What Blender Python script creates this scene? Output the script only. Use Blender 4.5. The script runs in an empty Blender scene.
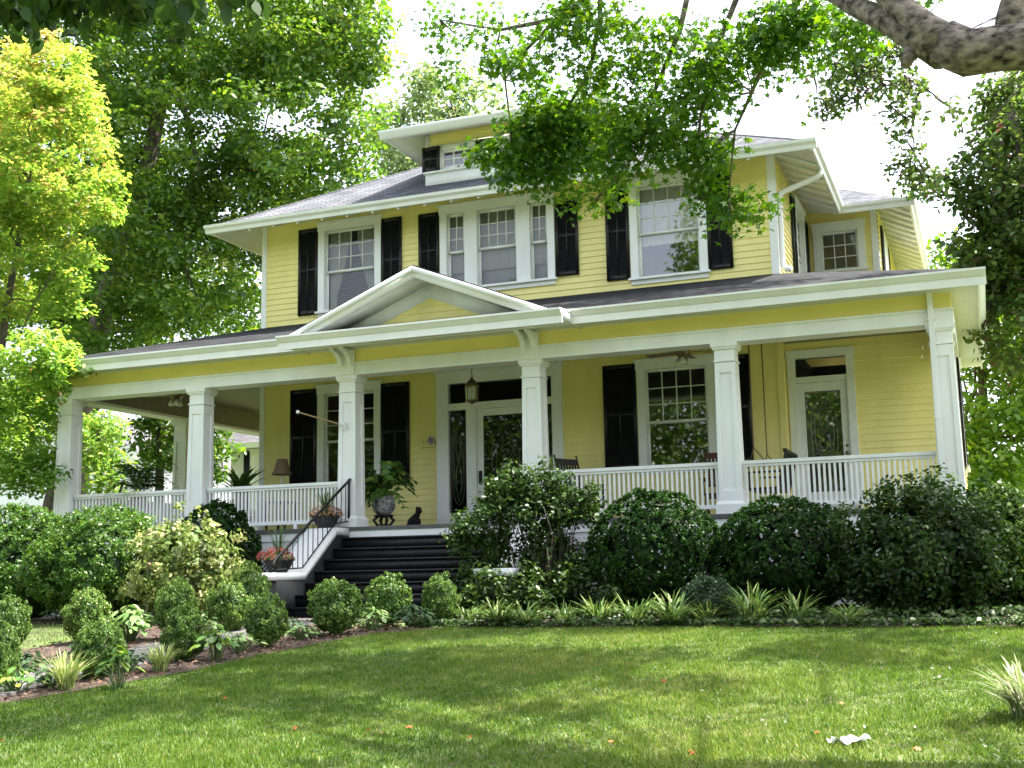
import bpy, math, random
import numpy as np
from mathutils import Vector, Matrix
random.seed(11); rng = np.random.default_rng(11)
scene = bpy.context.scene
COL = scene.collection
PI = math.pi

# ------------------------------------------------------------------ camera, sky, sun, exposure
CAM = (0.0, -17.571207, -0.819883); YAW, PITCH, ROLL, FPX = 0.3728765, 0.1577112, -0.0182439, 1198.45
def cam_axes():
    cy, sy = math.cos(YAW), math.sin(YAW)
    f = Vector((-sy*math.cos(PITCH), cy*math.cos(PITCH), math.sin(PITCH)))
    r = Vector((cy, sy, 0)); u = r.cross(f)
    c, s = math.cos(ROLL), math.sin(ROLL)
    return c*r + s*u, -s*r + c*u, f
CR, CU, CF = cam_axes()
cd = bpy.data.cameras.new('camera'); cam = bpy.data.objects.new('camera', cd); COL.objects.link(cam)
cam.matrix_world = Matrix(((CR.x, CU.x, -CF.x, CAM[0]), (CR.y, CU.y, -CF.y, CAM[1]), (CR.z, CU.z, -CF.z, CAM[2]), (0, 0, 0, 1)))
cd.sensor_fit = 'HORIZONTAL'; cd.sensor_width = 36.0; cd.lens = FPX/1024*36.0; cd.clip_start = 0.05; cd.clip_end = 2000
scene.camera = cam

SUN_EL = math.radians(62); SUN_H = Vector((0.84, 0.54)).normalized()
SUN = Vector((SUN_H.x*math.cos(SUN_EL), SUN_H.y*math.cos(SUN_EL), math.sin(SUN_EL)))
world = bpy.data.worlds.new('World'); scene.world = world; world.use_nodes = True
wn = world.node_tree; wn.nodes.clear()
sky = wn.nodes.new('ShaderNodeTexSky'); sky.sky_type = 'NISHITA'; sky.sun_disc = False
sky.sun_elevation = SUN_EL; sky.sun_rotation = math.atan2(SUN.x, SUN.y); sky.dust_density = 4.0; sky.air_density = 1.0; sky.ozone_density = 1.0
bg = wn.nodes.new('ShaderNodeBackground'); bg.inputs[1].default_value = 0.15
wo = wn.nodes.new('ShaderNodeOutputWorld')
hz_ = wn.nodes.new('ShaderNodeHueSaturation'); hz_.inputs['Saturation'].default_value = .5   # hazy summer sky
wn.links.new(sky.outputs[0], hz_.inputs['Color']); wn.links.new(hz_.outputs[0], bg.inputs[0]); wn.links.new(bg.outputs[0], wo.inputs[0])
sl = bpy.data.lights.new('sun', 'SUN'); sl.energy = 4.8; sl.angle = math.radians(0.5); sl.color = (1.0, 0.95, 0.85)
so = bpy.data.objects.new('sun', sl); COL.objects.link(so); so.rotation_euler = SUN.to_track_quat('Z', 'Y').to_euler(); so.location = (-20, 10, 40)
vs = scene.view_settings; vs.view_transform = 'Standard'; vs.look = 'None'; vs.gamma = 1.0; vs.use_curve_mapping = False
vs.exposure = 2.12
try:
    scene.cycles.max_bounces = 7; scene.cycles.transparent_max_bounces = 8; scene.cycles.diffuse_bounces = 4
except Exception: pass

# ------------------------------------------------------------------ helpers
def at(px, py, Y):
    """point on the plane y = Y seen at picture point (px, py)"""
    d = CF + CR*((px-512)/FPX) - CU*((py-384)/FPX)
    t = (Y-CAM[1])/d.y
    return Vector(CAM) + d*t
def ppm(p):
    return FPX/((Vector(p)-Vector(CAM)).dot(CF))
def GZ(y):
    if y >= -3.2: return -1.42
    return -1.42 + 0.07*(max(y, -24.0)+3.2)
def ground_at(px, py):
    z = -1.42
    d = CF + CR*((px-512)/FPX) - CU*((py-384)/FPX)
    for _ in range(60):
        p = Vector(CAM) + d*((z-CAM[2])/d.z); z = .5*z + .5*GZ(p.y)
    return p

def tag(o, label=None, cat=None, group=None, kind=None):
    if label: o['label'] = label
    if cat: o['category'] = cat
    if group: o['group'] = group
    if kind: o['kind'] = kind
    return o
def empty(name, loc, label, cat, group=None, rz=0):
    o = bpy.data.objects.new(name, None); COL.objects.link(o); o.location = loc; o.rotation_euler.z = rz
    o.empty_display_size = .2
    return tag(o, label, cat, group)
def link(name, me, parent=None, world_coords=False, loc=None):
    o = bpy.data.objects.new(name, me); COL.objects.link(o)
    if parent is not None:
        o.parent = parent
        if world_coords and parent.parent is None: o.location = -Vector(parent.location)
    if loc is not None: o.location = loc
    return o
def copy_tree(o, parent=None):
    c = o.copy(); COL.objects.link(c)
    if parent is not None: c.parent = parent
    for ch in list(o.children): copy_tree(ch, c)
    return c

class MB:
    def __init__(s): s.v = []; s.f = []
    def add(s, vs, fs):
        n = len(s.v); s.v += [tuple(p) for p in vs]; s.f += [tuple(i+n for i in f) for f in fs]
    def box(s, x0, x1, y0, y1, z0, z1):
        s.add([(x0,y0,z0),(x1,y0,z0),(x1,y1,z0),(x0,y1,z0),(x0,y0,z1),(x1,y0,z1),(x1,y1,z1),(x0,y1,z1)],
              [(3,2,1,0),(4,5,6,7),(0,1,5,4),(1,2,6,5),(2,3,7,6),(3,0,4,7)])
    def tbox(s, T, u0, u1, z0, z1, d0, d1):
        P = [T(u,z,d) for (u,z,d) in ((u0,z0,d1),(u1,z0,d1),(u1,z1,d1),(u0,z1,d1),(u0,z0,d0),(u1,z0,d0),(u1,z1,d0),(u0,z1,d0))]
        s.add(P, [(0,1,2,3),(7,6,5,4),(4,5,1,0),(5,6,2,1),(6,7,3,2),(7,4,0,3)])
    def taper(s, cx, cy, z0, z1, w0, w1, d0=None, d1=None):
        d0 = d0 if d0 is not None else w0; d1 = d1 if d1 is not None else w1
        a, b, c, d = w0/2, d0/2, w1/2, d1/2
        s.add([(cx-a,cy-b,z0),(cx+a,cy-b,z0),(cx+a,cy+b,z0),(cx-a,cy+b,z0),(cx-c,cy-d,z1),(cx+c,cy-d,z1),(cx+c,cy+d,z1),(cx-c,cy+d,z1)],
              [(3,2,1,0),(4,5,6,7),(0,1,5,4),(1,2,6,5),(2,3,7,6),(3,0,4,7)])
    def poly(s, pts): s.add(pts, [tuple(range(len(pts)))])
    def prism(s, prof, a, b, axis='x'):
        """closed profile of 2-D points extruded from a to b along an axis; profile is (y,z), (x,z) or (x,y)"""
        def P(p, t): return {'x': (t, p[0], p[1]), 'y': (p[0], t, p[1]), 'z': (p[0], p[1], t)}[axis]
        n = len(prof)
        s.add([P(p, a) for p in prof]+[P(p, b) for p in prof],
              [tuple(range(n))[::-1], tuple(range(n, 2*n))]+[(i, (i+1) % n, n+(i+1) % n, n+i) for i in range(n)])
    def slab(s, pts, t):
        """a sloped polygon with thickness t straight down"""
        n = len(pts)
        s.add(list(pts)+[(p[0], p[1], p[2]-t) for p in pts],
              [tuple(range(n)), tuple(range(n, 2*n))[::-1]]+[((i+1) % n, i, n+i, n+(i+1) % n) for i in range(n)])
    def tube(s, path, r, n=8, caps=True, sq=None):
        path = [Vector(p) for p in path]; m = len(path)
        R = r if hasattr(r, '__len__') else [r]*m
        vs = []; prev = None
        for i, p in enumerate(path):
            d = (path[min(i+1, m-1)]-path[max(i-1, 0)])
            d = d.normalized() if d.length > 1e-9 else Vector((0, 0, 1))
            if prev is None: a = d.cross(Vector((0, 0, 1)) if abs(d.z) < .9 else Vector((1, 0, 0))).normalized()
            else:
                a = prev - d*prev.dot(d)
                a = a.normalized() if a.length > 1e-6 else d.orthogonal().normalized()
            prev = a; b = d.cross(a)
            for k in range(n):
                t = 2*PI*(k+.5)/n; vs.append(p+(a*math.cos(t)+b*math.sin(t)*(sq or 1))*R[i])
        fs = [(i*n+k, i*n+(k+1) % n, (i+1)*n+(k+1) % n, (i+1)*n+k) for i in range(m-1) for k in range(n)]
        if caps: fs += [tuple(range(n))[::-1], tuple(range((m-1)*n, m*n))]
        s.add(vs, fs)
    def lathe(s, prof, c=(0, 0, 0), n=16):
        """prof: (radius, z)"""
        vs = [(c[0]+r*math.cos(2*PI*k/n), c[1]+r*math.sin(2*PI*k/n), c[2]+z) for r, z in prof for k in range(n)]
        m = len(prof)
        s.add(vs, [(i*n+k, i*n+(k+1) % n, (i+1)*n+(k+1) % n, (i+1)*n+k) for i in range(m-1) for k in range(n)]
              + [tuple(range(n))[::-1], tuple(range((m-1)*n, m*n))])
    def build(s, name, mat, parent=None, smooth=False, world=True, loc=None):
        me = bpy.data.meshes.new(name); me.from_pydata(s.v, [], s.f); me.materials.append(mat)
        if smooth: me.polygons.foreach_set('use_smooth', [True]*len(me.polygons))
        me.update()
        return link(name, me, parent, world, loc)

# ------------------------------------------------------------------ materials
def srgb(r, g, b): return tuple(((c/255)/12.92 if c/255 <= .04045 else ((c/255+.055)/1.055)**2.4) for c in (r, g, b))
def mat(name, base, rough=.6, spec=.4, var=.12, scale=6, bump=0, bscale=40, metal=0, coords='Object', stretch=None, dirt=None):
    m = bpy.data.materials.new(name); m.use_nodes = True; nt = m.node_tree; p = nt.nodes['Principled BSDF']
    p.inputs['Roughness'].default_value = rough; p.inputs['Metallic'].default_value = metal; p.inputs['Specular IOR Level'].default_value = spec
    tc = nt.nodes.new('ShaderNodeTexCoord'); src = tc.outputs[coords]
    if stretch:
        mp = nt.nodes.new('ShaderNodeMapping'); mp.inputs['Scale'].default_value = stretch; nt.links.new(src, mp.inputs[0]); src = mp.outputs[0]
    n = nt.nodes.new('ShaderNodeTexNoise'); n.inputs['Scale'].default_value = scale; n.inputs['Detail'].default_value = 5; nt.links.new(src, n.inputs['Vector'])
    cr = nt.nodes.new('ShaderNodeValToRGB'); e = cr.color_ramp.elements
    lo = [c*(1-var) for c in (dirt or base)]; hi = [min(1, c*(1+var)) for c in base]
    e[0].position = .32; e[1].position = .68; e[0].color = (*lo, 1); e[1].color = (*hi, 1)
    nt.links.new(n.outputs['Fac'], cr.inputs[0]); nt.links.new(cr.outputs[0], p.inputs['Base Color'])
    if bump:
        b = nt.nodes.new('ShaderNodeBump'); b.inputs['Strength'].default_value = bump; b.inputs['Distance'].default_value = .01
        n2 = nt.nodes.new('ShaderNodeTexNoise'); n2.inputs['Scale'].default_value = bscale; n2.inputs['Detail'].default_value = 4
        nt.links.new(src, n2.inputs['Vector']); nt.links.new(n2.outputs['Fac'], b.inputs['Height']); nt.links.new(b.outputs[0], p.inputs['Normal'])
    return m
def leafmat(name, cols, trans=.35, gloss=.06, rough=.4, tcol=1.0):
    """leaf colour varies from leaf to leaf through the mesh attribute 'rnd'"""
    m = bpy.data.materials.new(name); m.use_nodes = True; nt = m.node_tree; nt.nodes.clear(); N = nt.nodes.new; L = nt.links.new
    at_ = N('ShaderNodeAttribute'); at_.attribute_name = 'rnd'
    cr = N('ShaderNodeValToRGB'); e = cr.color_ramp.elements
    while len(e) < len(cols): e.new(.5)
    for i, (pos, c) in enumerate(cols): e[i].position = pos; e[i].color = (*c, 1)
    L(at_.outputs['Fac'], cr.inputs[0])
    d = N('ShaderNodeBsdfDiffuse'); t = N('ShaderNodeBsdfTranslucent'); g = N('ShaderNodeBsdfGlossy'); g.inputs['Roughness'].default_value = rough; gloss = gloss*.5
    hs = N('ShaderNodeHueSaturation'); hs.inputs['Hue'].default_value = .485; hs.inputs['Saturation'].default_value = 1.1; hs.inputs['Value'].default_value = 1.25*tcol
    L(cr.outputs[0], d.inputs[0]); L(cr.outputs[0], hs.inputs['Color']); L(hs.outputs[0], t.inputs[0])
    m1 = N('ShaderNodeMixShader'); m1.inputs[0].default_value = trans; L(d.outputs[0], m1.inputs[1]); L(t.outputs[0], m1.inputs[2])
    m2 = N('ShaderNodeMixShader'); m2.inputs[0].default_value = gloss; L(m1.outputs[0], m2.inputs[1]); L(g.outputs[0], m2.inputs[2])
    o = N('ShaderNodeOutputMaterial'); L(m2.outputs[0], o.inputs[0])
    return m
def glassmat(name, tint=(.9, .93, .92), base_refl=.17):
    m = bpy.data.materials.new(name); m.use_nodes = True; nt = m.node_tree; nt.nodes.clear(); N = nt.nodes.new; L = nt.links.new
    lw = N('ShaderNodeLayerWeight'); lw.inputs['Blend'].default_value = .25
    mr = N('ShaderNodeMapRange'); mr.inputs['To Min'].default_value = base_refl; mr.inputs['To Max'].default_value = 1.0
    L(lw.outputs['Fresnel'], mr.inputs['Value'])
    t = N('ShaderNodeBsdfTransparent'); t.inputs[0].default_value = (*tint, 1)
    g = N('ShaderNodeBsdfGlossy'); g.inputs['Roughness'].default_value = .015
    tc = N('ShaderNodeTexCoord'); n = N('ShaderNodeTexNoise'); n.inputs['Scale'].default_value = 2.2; n.inputs['Detail'].default_value = 1
    b = N('ShaderNodeBump'); b.inputs['Strength'].default_value = .004; b.inputs['Distance'].default_value = .05
    L(tc.outputs['Object'], n.inputs['Vector']); L(n.outputs['Fac'], b.inputs['Height']); L(b.outputs[0], g.inputs['Normal'])
    mx = N('ShaderNodeMixShader'); L(mr.outputs[0], mx.inputs[0]); L(t.outputs[0], mx.inputs[1]); L(g.outputs[0], mx.inputs[2])
    o = N('ShaderNodeOutputMaterial'); L(mx.outputs[0], o.inputs[0])
    return m
def shingle_mat(name, base, axis_scale=(1, 1, 1)):
    m = bpy.data.materials.new(name); m.use_nodes = True; nt = m.node_tree; p = nt.nodes['Principled BSDF']; N = nt.nodes.new; L = nt.links.new
    p.inputs['Roughness'].default_value = .9; p.inputs['Specular IOR Level'].default_value = .08
    tc = N('ShaderNodeTexCoord'); sx = N('ShaderNodeSeparateXYZ'); L(tc.outputs['Object'], sx.inputs[0])
    ad = N('ShaderNodeMath'); ad.operation = 'ADD'; L(sx.outputs[0], ad.inputs[0]); L(sx.outputs[1], ad.inputs[1])
    cb = N('ShaderNodeCombineXYZ'); L(ad.outputs[0], cb.inputs[0])
    mz = N('ShaderNodeMath'); mz.operation = 'MULTIPLY'; mz.inputs[1].default_value = 2.2; L(sx.outputs[2], mz.inputs[0]); L(mz.outputs[0], cb.inputs[1])
    br = N('ShaderNodeTexBrick'); br.inputs['Scale'].default_value = 1; br.inputs['Brick Width'].default_value = .3; br.inputs['Row Height'].default_value = .14
    br.inputs['Mortar Size'].default_value = .012; br.inputs['Bias'].default_value = 0
    b = base; br.inputs['Color1'].default_value = (*b, 1); br.inputs['Color2'].default_value = (b[0]*1.6, b[1]*1.58, b[2]*1.58, 1); br.inputs['Mortar'].default_value = (b[0]*.4, b[1]*.4, b[2]*.4, 1)
    L(cb.outputs[0], br.inputs['Vector'])
    n = N('ShaderNodeTexNoise'); n.inputs['Scale'].default_value = .8; n.inputs['Detail'].default_value = 6; L(tc.outputs['Object'], n.inputs['Vector'])
    mx = N('ShaderNodeMixRGB'); mx.blend_type = 'MULTIPLY'; mx.inputs[0].default_value = .8
    cr = N('ShaderNodeValToRGB'); cr.color_ramp.elements[0].color = (.6, .58, .58, 1); cr.color_ramp.elements[1].color = (1.3, 1.22, 1.18, 1); cr.color_ramp.elements[0].position = .3; cr.color_ramp.elements[1].position = .7
    L(n.outputs['Fac'], cr.inputs[0]); L(br.outputs['Color'], mx.inputs[1]); L(cr.outputs[0], mx.inputs[2]); L(mx.outputs[0], p.inputs['Base Color'])
    bm = N('ShaderNodeBump'); bm.inputs['Strength'].default_value = .6; bm.inputs['Distance'].default_value = .02; L(br.outputs['Fac'], bm.inputs['Height']); bm.invert = True
    L(bm.outputs[0], p.inputs['Normal'])
    return m

M = {}
M['white'] = mat('white_paint', (.82, .82, .81), .45, var=.06, scale=2.2, stretch=(1, 1, .4))
M['white2'] = mat('white_trim_aged', (.74, .75, .72), .5, var=.06, scale=5)
M['yellow'] = mat('yellow_clapboard_paint', (.83, .73, .285), .5, var=.08, scale=1.6, stretch=(1, 1, .35))
M['yellow2'] = mat('yellow_frieze_paint', (.82, .70, .235), .5, var=.04, scale=2)
M['shutter'] = mat('black_shutter_paint', (.012, .012, .014), .38, var=.3)
M['soffit'] = mat('soffit_paint', (.66, .66, .60), .6, var=.05)
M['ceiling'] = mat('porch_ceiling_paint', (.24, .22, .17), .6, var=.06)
M['porchfloor'] = mat('porch_floor_paint', (.10, .10, .10), .5, var=.15)
M['step'] = mat('dark_step_paint', (.012, .012, .014), .5, var=.4, scale=9, bump=.1)
M['iron'] = mat('black_iron', (.012, .012, .012), .4, var=.2)
M['shingle'] = shingle_mat('roof_shingles', (.092, .099, .115))
M['shadeshingle'] = shingle_mat('porch_shingles_shade_toned', (.025, .027, .031))  # darker copy of the roof shingles, house shade put into the colour
M['glass'] = glassmat('window_glass')
M['dimglass'] = glassmat('shaded_window_glass', (.62, .64, .62), .05)
M['darkglass'] = glassmat('door_glass', (.35, .35, .35), .05)
M['curtain'] = mat('pale_curtain', (.62, .60, .55), .9, var=.06)
M['shade'] = mat('window_shade', (.50, .50, .47), .9, var=.05)
M['inside'] = mat('inside_plaster', (.16, .15, .13), .9, var=.1)
M['brass'] = mat('aged_brass', (.20, .16, .09), .35, var=.2, metal=.7)
M['foundation'] = mat('painted_foundation', (.66, .68, .70), .7, var=.12, bump=.3, bscale=12)
M['wood'] = mat('pole_wood', (.36, .24, .13), .5, var=.2)
M['blackwood'] = mat('dark_chair_wood', (.015, .013, .012), .45, var=.3)
M['redwood'] = mat('reddish_chair_wood', (.07, .026, .018), .5, var=.3)
M['lamp'] = mat('lampshade_cloth', (.17, .12, .07), .8, var=.1)
M['darkpot'] = mat('dark_pot', (.02, .019, .018), .6, var=.3)
M['ceramic'] = mat('mottled_ceramic', (.30, .30, .31), .25, var=.8, scale=14)
M['fur'] = mat('black_fur', (.012, .011, .011), .7, var=.3)
M['bark'] = mat('tree_bark', (.085, .068, .055), .9, var=.5, scale=7, bump=1.0, bscale=22, stretch=(1, 1, .35))
M['limb'] = mat('maple_bark', (.15, .125, .105), .95, var=.8, scale=19, bump=1.0, bscale=60, dirt=(.065, .054, .045), stretch=(.7, 1, 1))
M['stem'] = mat('shrub_stems', (.13, .10, .075), .9, var=.3)
M['mulch'] = mat('bark_mulch', (.052, .034, .026), .95, var=.65, scale=22, bump=1.0, bscale=60)
M['path'] = mat('concrete_path', (.105, .10, .10), .85, var=.18, scale=5, bump=.25, bscale=50)
M['paper'] = mat('white_paper', (.85, .84, .86), .7, var=.04)
M['purple'] = mat('purple_petal', (.25, .16, .38), .7, var=.3)
M['greyroof'] = shingle_mat('neighbour_roof', (.10, .10, .115))
G_ = lambda *c: srgb(*c)
M['lf_boxwood'] = leafmat('boxwood_leaves', [(0, (.035, .080, .014)), (.5, (.095, .18, .036)), (1, (.23, .32, .075))], .32, .05)
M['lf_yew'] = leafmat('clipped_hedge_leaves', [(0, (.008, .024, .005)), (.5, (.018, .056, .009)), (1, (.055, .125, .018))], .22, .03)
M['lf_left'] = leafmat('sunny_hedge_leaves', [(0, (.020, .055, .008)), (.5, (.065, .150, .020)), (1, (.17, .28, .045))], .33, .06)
M['lf_azalea'] = leafmat('azalea_leaves', [(0, (.012, .030, .006)), (.5, (.028, .066, .012)), (1, (.095, .155, .03))], .28, .045)
M['lf_cream'] = leafmat('cream_azalea_leaves', [(0, (.08, .13, .03)), (.5, (.17, .24, .06)), (.8, (.38, .36, .16)), (.95, (.42, .38, .24)), (1, (.42, .22, .15))], .35, .06)
M['lf_oak'] = leafmat('big_tree_leaves', [(0, (.036, .095, .014)), (.5, (.095, .200, .026)), (.85, (.21, .31, .045)), (1, (.33, .36, .08))], .52, .07)
M['lf_near'] = leafmat('near_leaves_shade_toned', [(0, (.02, .05, .012)), (.6, (.04, .09, .018)), (1, (.08, .13, .03))], .28, .04)  # leaf colour darkened to stand for the shade on this branch
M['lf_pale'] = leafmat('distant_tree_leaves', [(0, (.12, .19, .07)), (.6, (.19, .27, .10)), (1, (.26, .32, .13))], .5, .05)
M['lf_yellow'] = leafmat('turning_dogwood_leaves', [(0, (.10, .23, .04)), (.45, (.20, .36, .06)), (.82, (.35, .45, .09)), (.96, (.47, .46, .11)), (1, (.52, .37, .15))], .5, .05)
M['lf_maple'] = leafmat('maple_leaves', [(0, (.045, .125, .014)), (.6, (.085, .20, .02)), (1, (.18, .28, .03))], .52, .06)
M['lf_right'] = leafmat('bronze_tree_leaves', [(0, (.045, .10, .022)), (.5, (.10, .18, .035)), (.8, (.16, .23, .05)), (.93, (.13, .085, .05)), (1, (.17, .08, .055))], .45, .07)
M['lf_bright'] = leafmat('bright_green_leaves', [(0, (.07, .16, .02)), (.6, (.15, .28, .03)), (1, (.25, .34, .05))], .55, .05)
M['lf_lirio'] = leafmat('striped_lily_turf_blades', [(0, (.05, .11, .025)), (.55, (.12, .21, .05)), (.85, (.30, .37, .13)), (1, (.42, .46, .22))], .3, .05)
M['lf_palegrass'] = leafmat('pale_tuft_blades', [(0, (.13, .22, .05)), (.6, (.30, .38, .12)), (1, (.48, .50, .22))], .3, .05)
M['lf_violet'] = leafmat('violet_edged_blades', [(0, (.07, .14, .04)), (.5, (.18, .25, .08)), (.8, (.40, .42, .26)), (1, (.46, .34, .46))], .3, .05)
M['lf_house'] = leafmat('house_plant_leaves', [(0, (.04, .12, .02)), (.6, (.10, .21, .035)), (1, (.34, .42, .06))], .35, .10)
M['lf_fern'] = leafmat('fern_leaves', [(0, (.04, .10, .025)), (1, (.09, .18, .04))], .35, .05)
M['lf_hosta'] = leafmat('hosta_leaves', [(0, (.08, .18, .04)), (.6, (.18, .30, .10)), (1, (.34, .42, .20))], .3, .06)
M['lf_bluegreen'] = leafmat('bluish_shrub_leaves', [(0, (.018, .04, .018)), (1, (.06, .11, .05))], .2, .04)
M['lf_grass'] = leafmat('lawn_blades', [(0, (.045, .100, .014)), (.45, (.100, .175, .028)), (.8, (.18, .245, .052)), (1, (.34, .31, .13))], .38, .025)
M['petal'] = leafmat('pink_petals', [(0, (.55, .10, .10)), (.6, (.60, .22, .16)), (1, (.65, .30, .30))], .3, .03)
M['petal2'] = leafmat('peach_petals', [(0, (.45, .20, .10)), (1, (.55, .33, .18))], .3, .03)
M['fallen'] = leafmat('fallen_leaf_red', [(0, (.35, .07, .03)), (1, (.40, .16, .06))], .2, .05)

# ------------------------------------------------------------------ foliage
TM = {'diamond': [(0, -.5, 0), (.28, 0, .06), (0, .5, 0), (-.28, 0, .06)],
      'oval': [(0, -.5, 0), (.26, -.18, .07), (.24, .16, .07), (0, .5, 0), (-.24, .16, .07), (-.26, -.18, .07)],
      'maple': []}
for k in range(10):
    a = PI/2 + k*PI/5; r = (.52 if k in (0, 2, 8) else .40) if k % 2 == 0 else .22
    TM['maple'].append((r*math.cos(a), r*math.sin(a), .05 if k % 2 else -.03))
def unit(a): return a/np.maximum(np.linalg.norm(a, axis=-1, keepdims=True), 1e-9)
def rdir(n): return unit(rng.normal(size=(n, 3)))
def poly_mesh(name, V, k, mats, rnd, smooth=False):
    """V: (n*k,3) vertices of n polygons with k corners each"""
    n = len(V)//k; me = bpy.data.meshes.new(name)
    me.vertices.add(len(V)); me.vertices.foreach_set('co', np.ascontiguousarray(V, dtype=np.float32).ravel())
    me.loops.add(n*k); me.loops.foreach_set('vertex_index', np.arange(n*k, dtype=np.int32))
    me.polygons.add(n); me.polygons.foreach_set('loop_start', np.arange(0, n*k, k, dtype=np.int32))
    me.update(calc_edges=True)
    a = me.attributes.new('rnd', 'FLOAT', 'FACE'); a.data.foreach_set('value', np.asarray(rnd, dtype=np.float32))
    me.materials.append(mats)
    return me
def leaves(name, P, N, S, m, shape='diamond', T=None, rnd=None, aspect=1.0):
    P = np.asarray(P, float); n = len(P); N = unit(np.asarray(N, float))
    S = np.broadcast_to(np.asarray(S, float), (n,))
    if T is None: T = rdir(n)
    B = unit(T - N*np.sum(T*N, axis=1, keepdims=True)); A = np.cross(B, N)
    tm = np.array(TM[shape]); k = len(tm)
    V = P[:, None, :] + S[:, None, None]*(tm[None, :, 0:1]*aspect*A[:, None, :] + tm[None, :, 1:2]*B[:, None, :] + tm[None, :, 2:3]*N[:, None, :])
    if rnd is None: rnd = np.clip(rng.normal(.5, .22, n), 0, 1)
    return poly_mesh(name, V.reshape(-1, 3), k, m, rnd)
def clumps(cs, per, spread, flat=.7):
    """leaf points round clump centres: (n,3) points, their offset directions"""
    cs = np.asarray(cs, float); n = len(cs)*per
    c = np.repeat(cs, per, 0); sp = np.repeat(np.broadcast_to(np.asarray(spread, float), (len(cs),)), per)
    o = rdir(n)*(rng.random((n, 1))**.45)
    off = o*sp[:, None]*np.array([1, 1, flat])
    cr = np.repeat(rng.normal(0, .10, len(cs)), per)
    return c+off, o, cr
def in_ellipsoids(ells, per_vol=1.0, total=200, shell=.35):
    """clump centres spread through ellipsoids [(centre, (rx,ry,rz))], denser toward the shell"""
    vol = np.array([e[1][0]*e[1][1]*e[1][2] for e in ells])**.75; cnt = np.maximum(1, (total*vol/vol.sum()).astype(int))
    out = []
    for (c, r), n in zip(ells, cnt):
        d = rdir(n); rad = (shell+(1-shell)*rng.random((n, 1)))**.6
        out.append(np.array(c)+d*rad*np.array(r))
    return np.concatenate(out)
def wobble(a, b, n=5, amp=.15, sag=0):
    a, b = Vector(a), Vector(b); L = (b-a).length
    pts = []
    for i in range(n+1):
        t = i/n; p = a.lerp(b, t)
        if 0 < i < n: p += Vector((random.uniform(-1, 1), random.uniform(-1, 1), random.uniform(-.6, .6)))*amp*L/n
        p.z -= sag*L*math.sin(PI*t)
        pts.append(p)
    return pts
def tree(name, label, cat, base, trunk, r0, ells, m, total, per, spread, size, shape='diamond', group=None, bark='bark', up=.6, limbs=14, flat=.7, extra=None, lr=1.0, grad=None, twigs=False):
    """base point; trunk = list of points; crown = leaf clumps in ellipsoids"""
    root = empty(name, base, label, cat, group)
    cs = in_ellipsoids(ells, total=total)
    if extra is not None: cs = np.concatenate([cs, extra])
    P, o, cr = clumps(cs, per, spread, flat)
    N = o*.5+rdir(len(P))*.7+np.array([0, 0, up])
    rnd = np.clip(rng.normal(.45, .2, len(P))+cr+(grad[1]*(P[:, 2]-grad[0]) if grad else 0), 0, 1)
    cme = leaves('crown', P, N, size*rng.uniform(.7, 1.25, len(P)), m, shape, rnd=rnd)
    link('crown', cme, root, True)
    b = MB(); path = [Vector(base)]+[Vector(p) for p in trunk]
    k = len(path); b.tube(path, [r0*(1.25 if i == 0 else 1-.6*i/(k-1)) for i in range(k)], 10)
    for j in rng.choice(len(cs), min(limbs, len(cs)), replace=False):
        q = cs[j]; i = random.randint(max(1, k//2), k-1) if k > 2 else 1
        st = path[i] if random.random() < .6 else path[i-1].lerp(path[i], random.uniform(.4, 1))
        w = wobble(st, q, 5, .5); rr = r0*random.uniform(.22, .4)*lr
        b.tube(w, [rr*(1-.85*t/5) for t in range(6)], 6)
        for _ in range(3):
            q2 = cs[rng.integers(len(cs))]
            if np.linalg.norm(q2-q) < 2.2*max(e[1][0] for e in ells): b.tube(wobble(w[3], Vector(q).lerp(Vector(q2), .5), 4, .5), [rr*.4, rr*.3, rr*.22, rr*.14, rr*.06], 5)
    if twigs:      # every leaf clump hangs on a twig from its nearest neighbour nearer the trunk
        hub = np.array(path[-1]); order = np.argsort(np.linalg.norm(cs-hub, axis=1)); done = [hub]+[np.array(p) for p in path[1:]]
        for j in order:
            dd = [np.linalg.norm(cs[j]-p)+.25*np.linalg.norm(p-hub) for p in done]; q = done[int(np.argmin(dd))]
            b.tube(wobble(q, cs[j], 3, .3), [.018, .014, .010, .006], 5); done.append(cs[j])
            for _ in range(2): b.tube([cs[j], cs[j]+rdir(1)[0]*spread*.8], [.006, .003], 4)
    b.build('trunk', M[bark], root, smooth=True)
    return root
def pell(px, py, Y, rx, ry, dz=None):
    """ellipsoid from a centre seen at (px,py) on plane Y and radii in picture points there"""
    c = at(px, py, Y); s = ppm(c); a, b = rx/s, ry/s
    return (tuple(c), (a, dz if dz else (a+b)/2, b))
def blob(d, ph, k=(3, 5, 9), a=(.10, .06, .04)):
    f = np.ones(len(d))
    for kk, aa, p in zip(k, a, ph): f += aa*np.sin(kk*(d@p[:3])+p[3])*np.cos(kk*.7*(d@p[3:6]))
    return f
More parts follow.
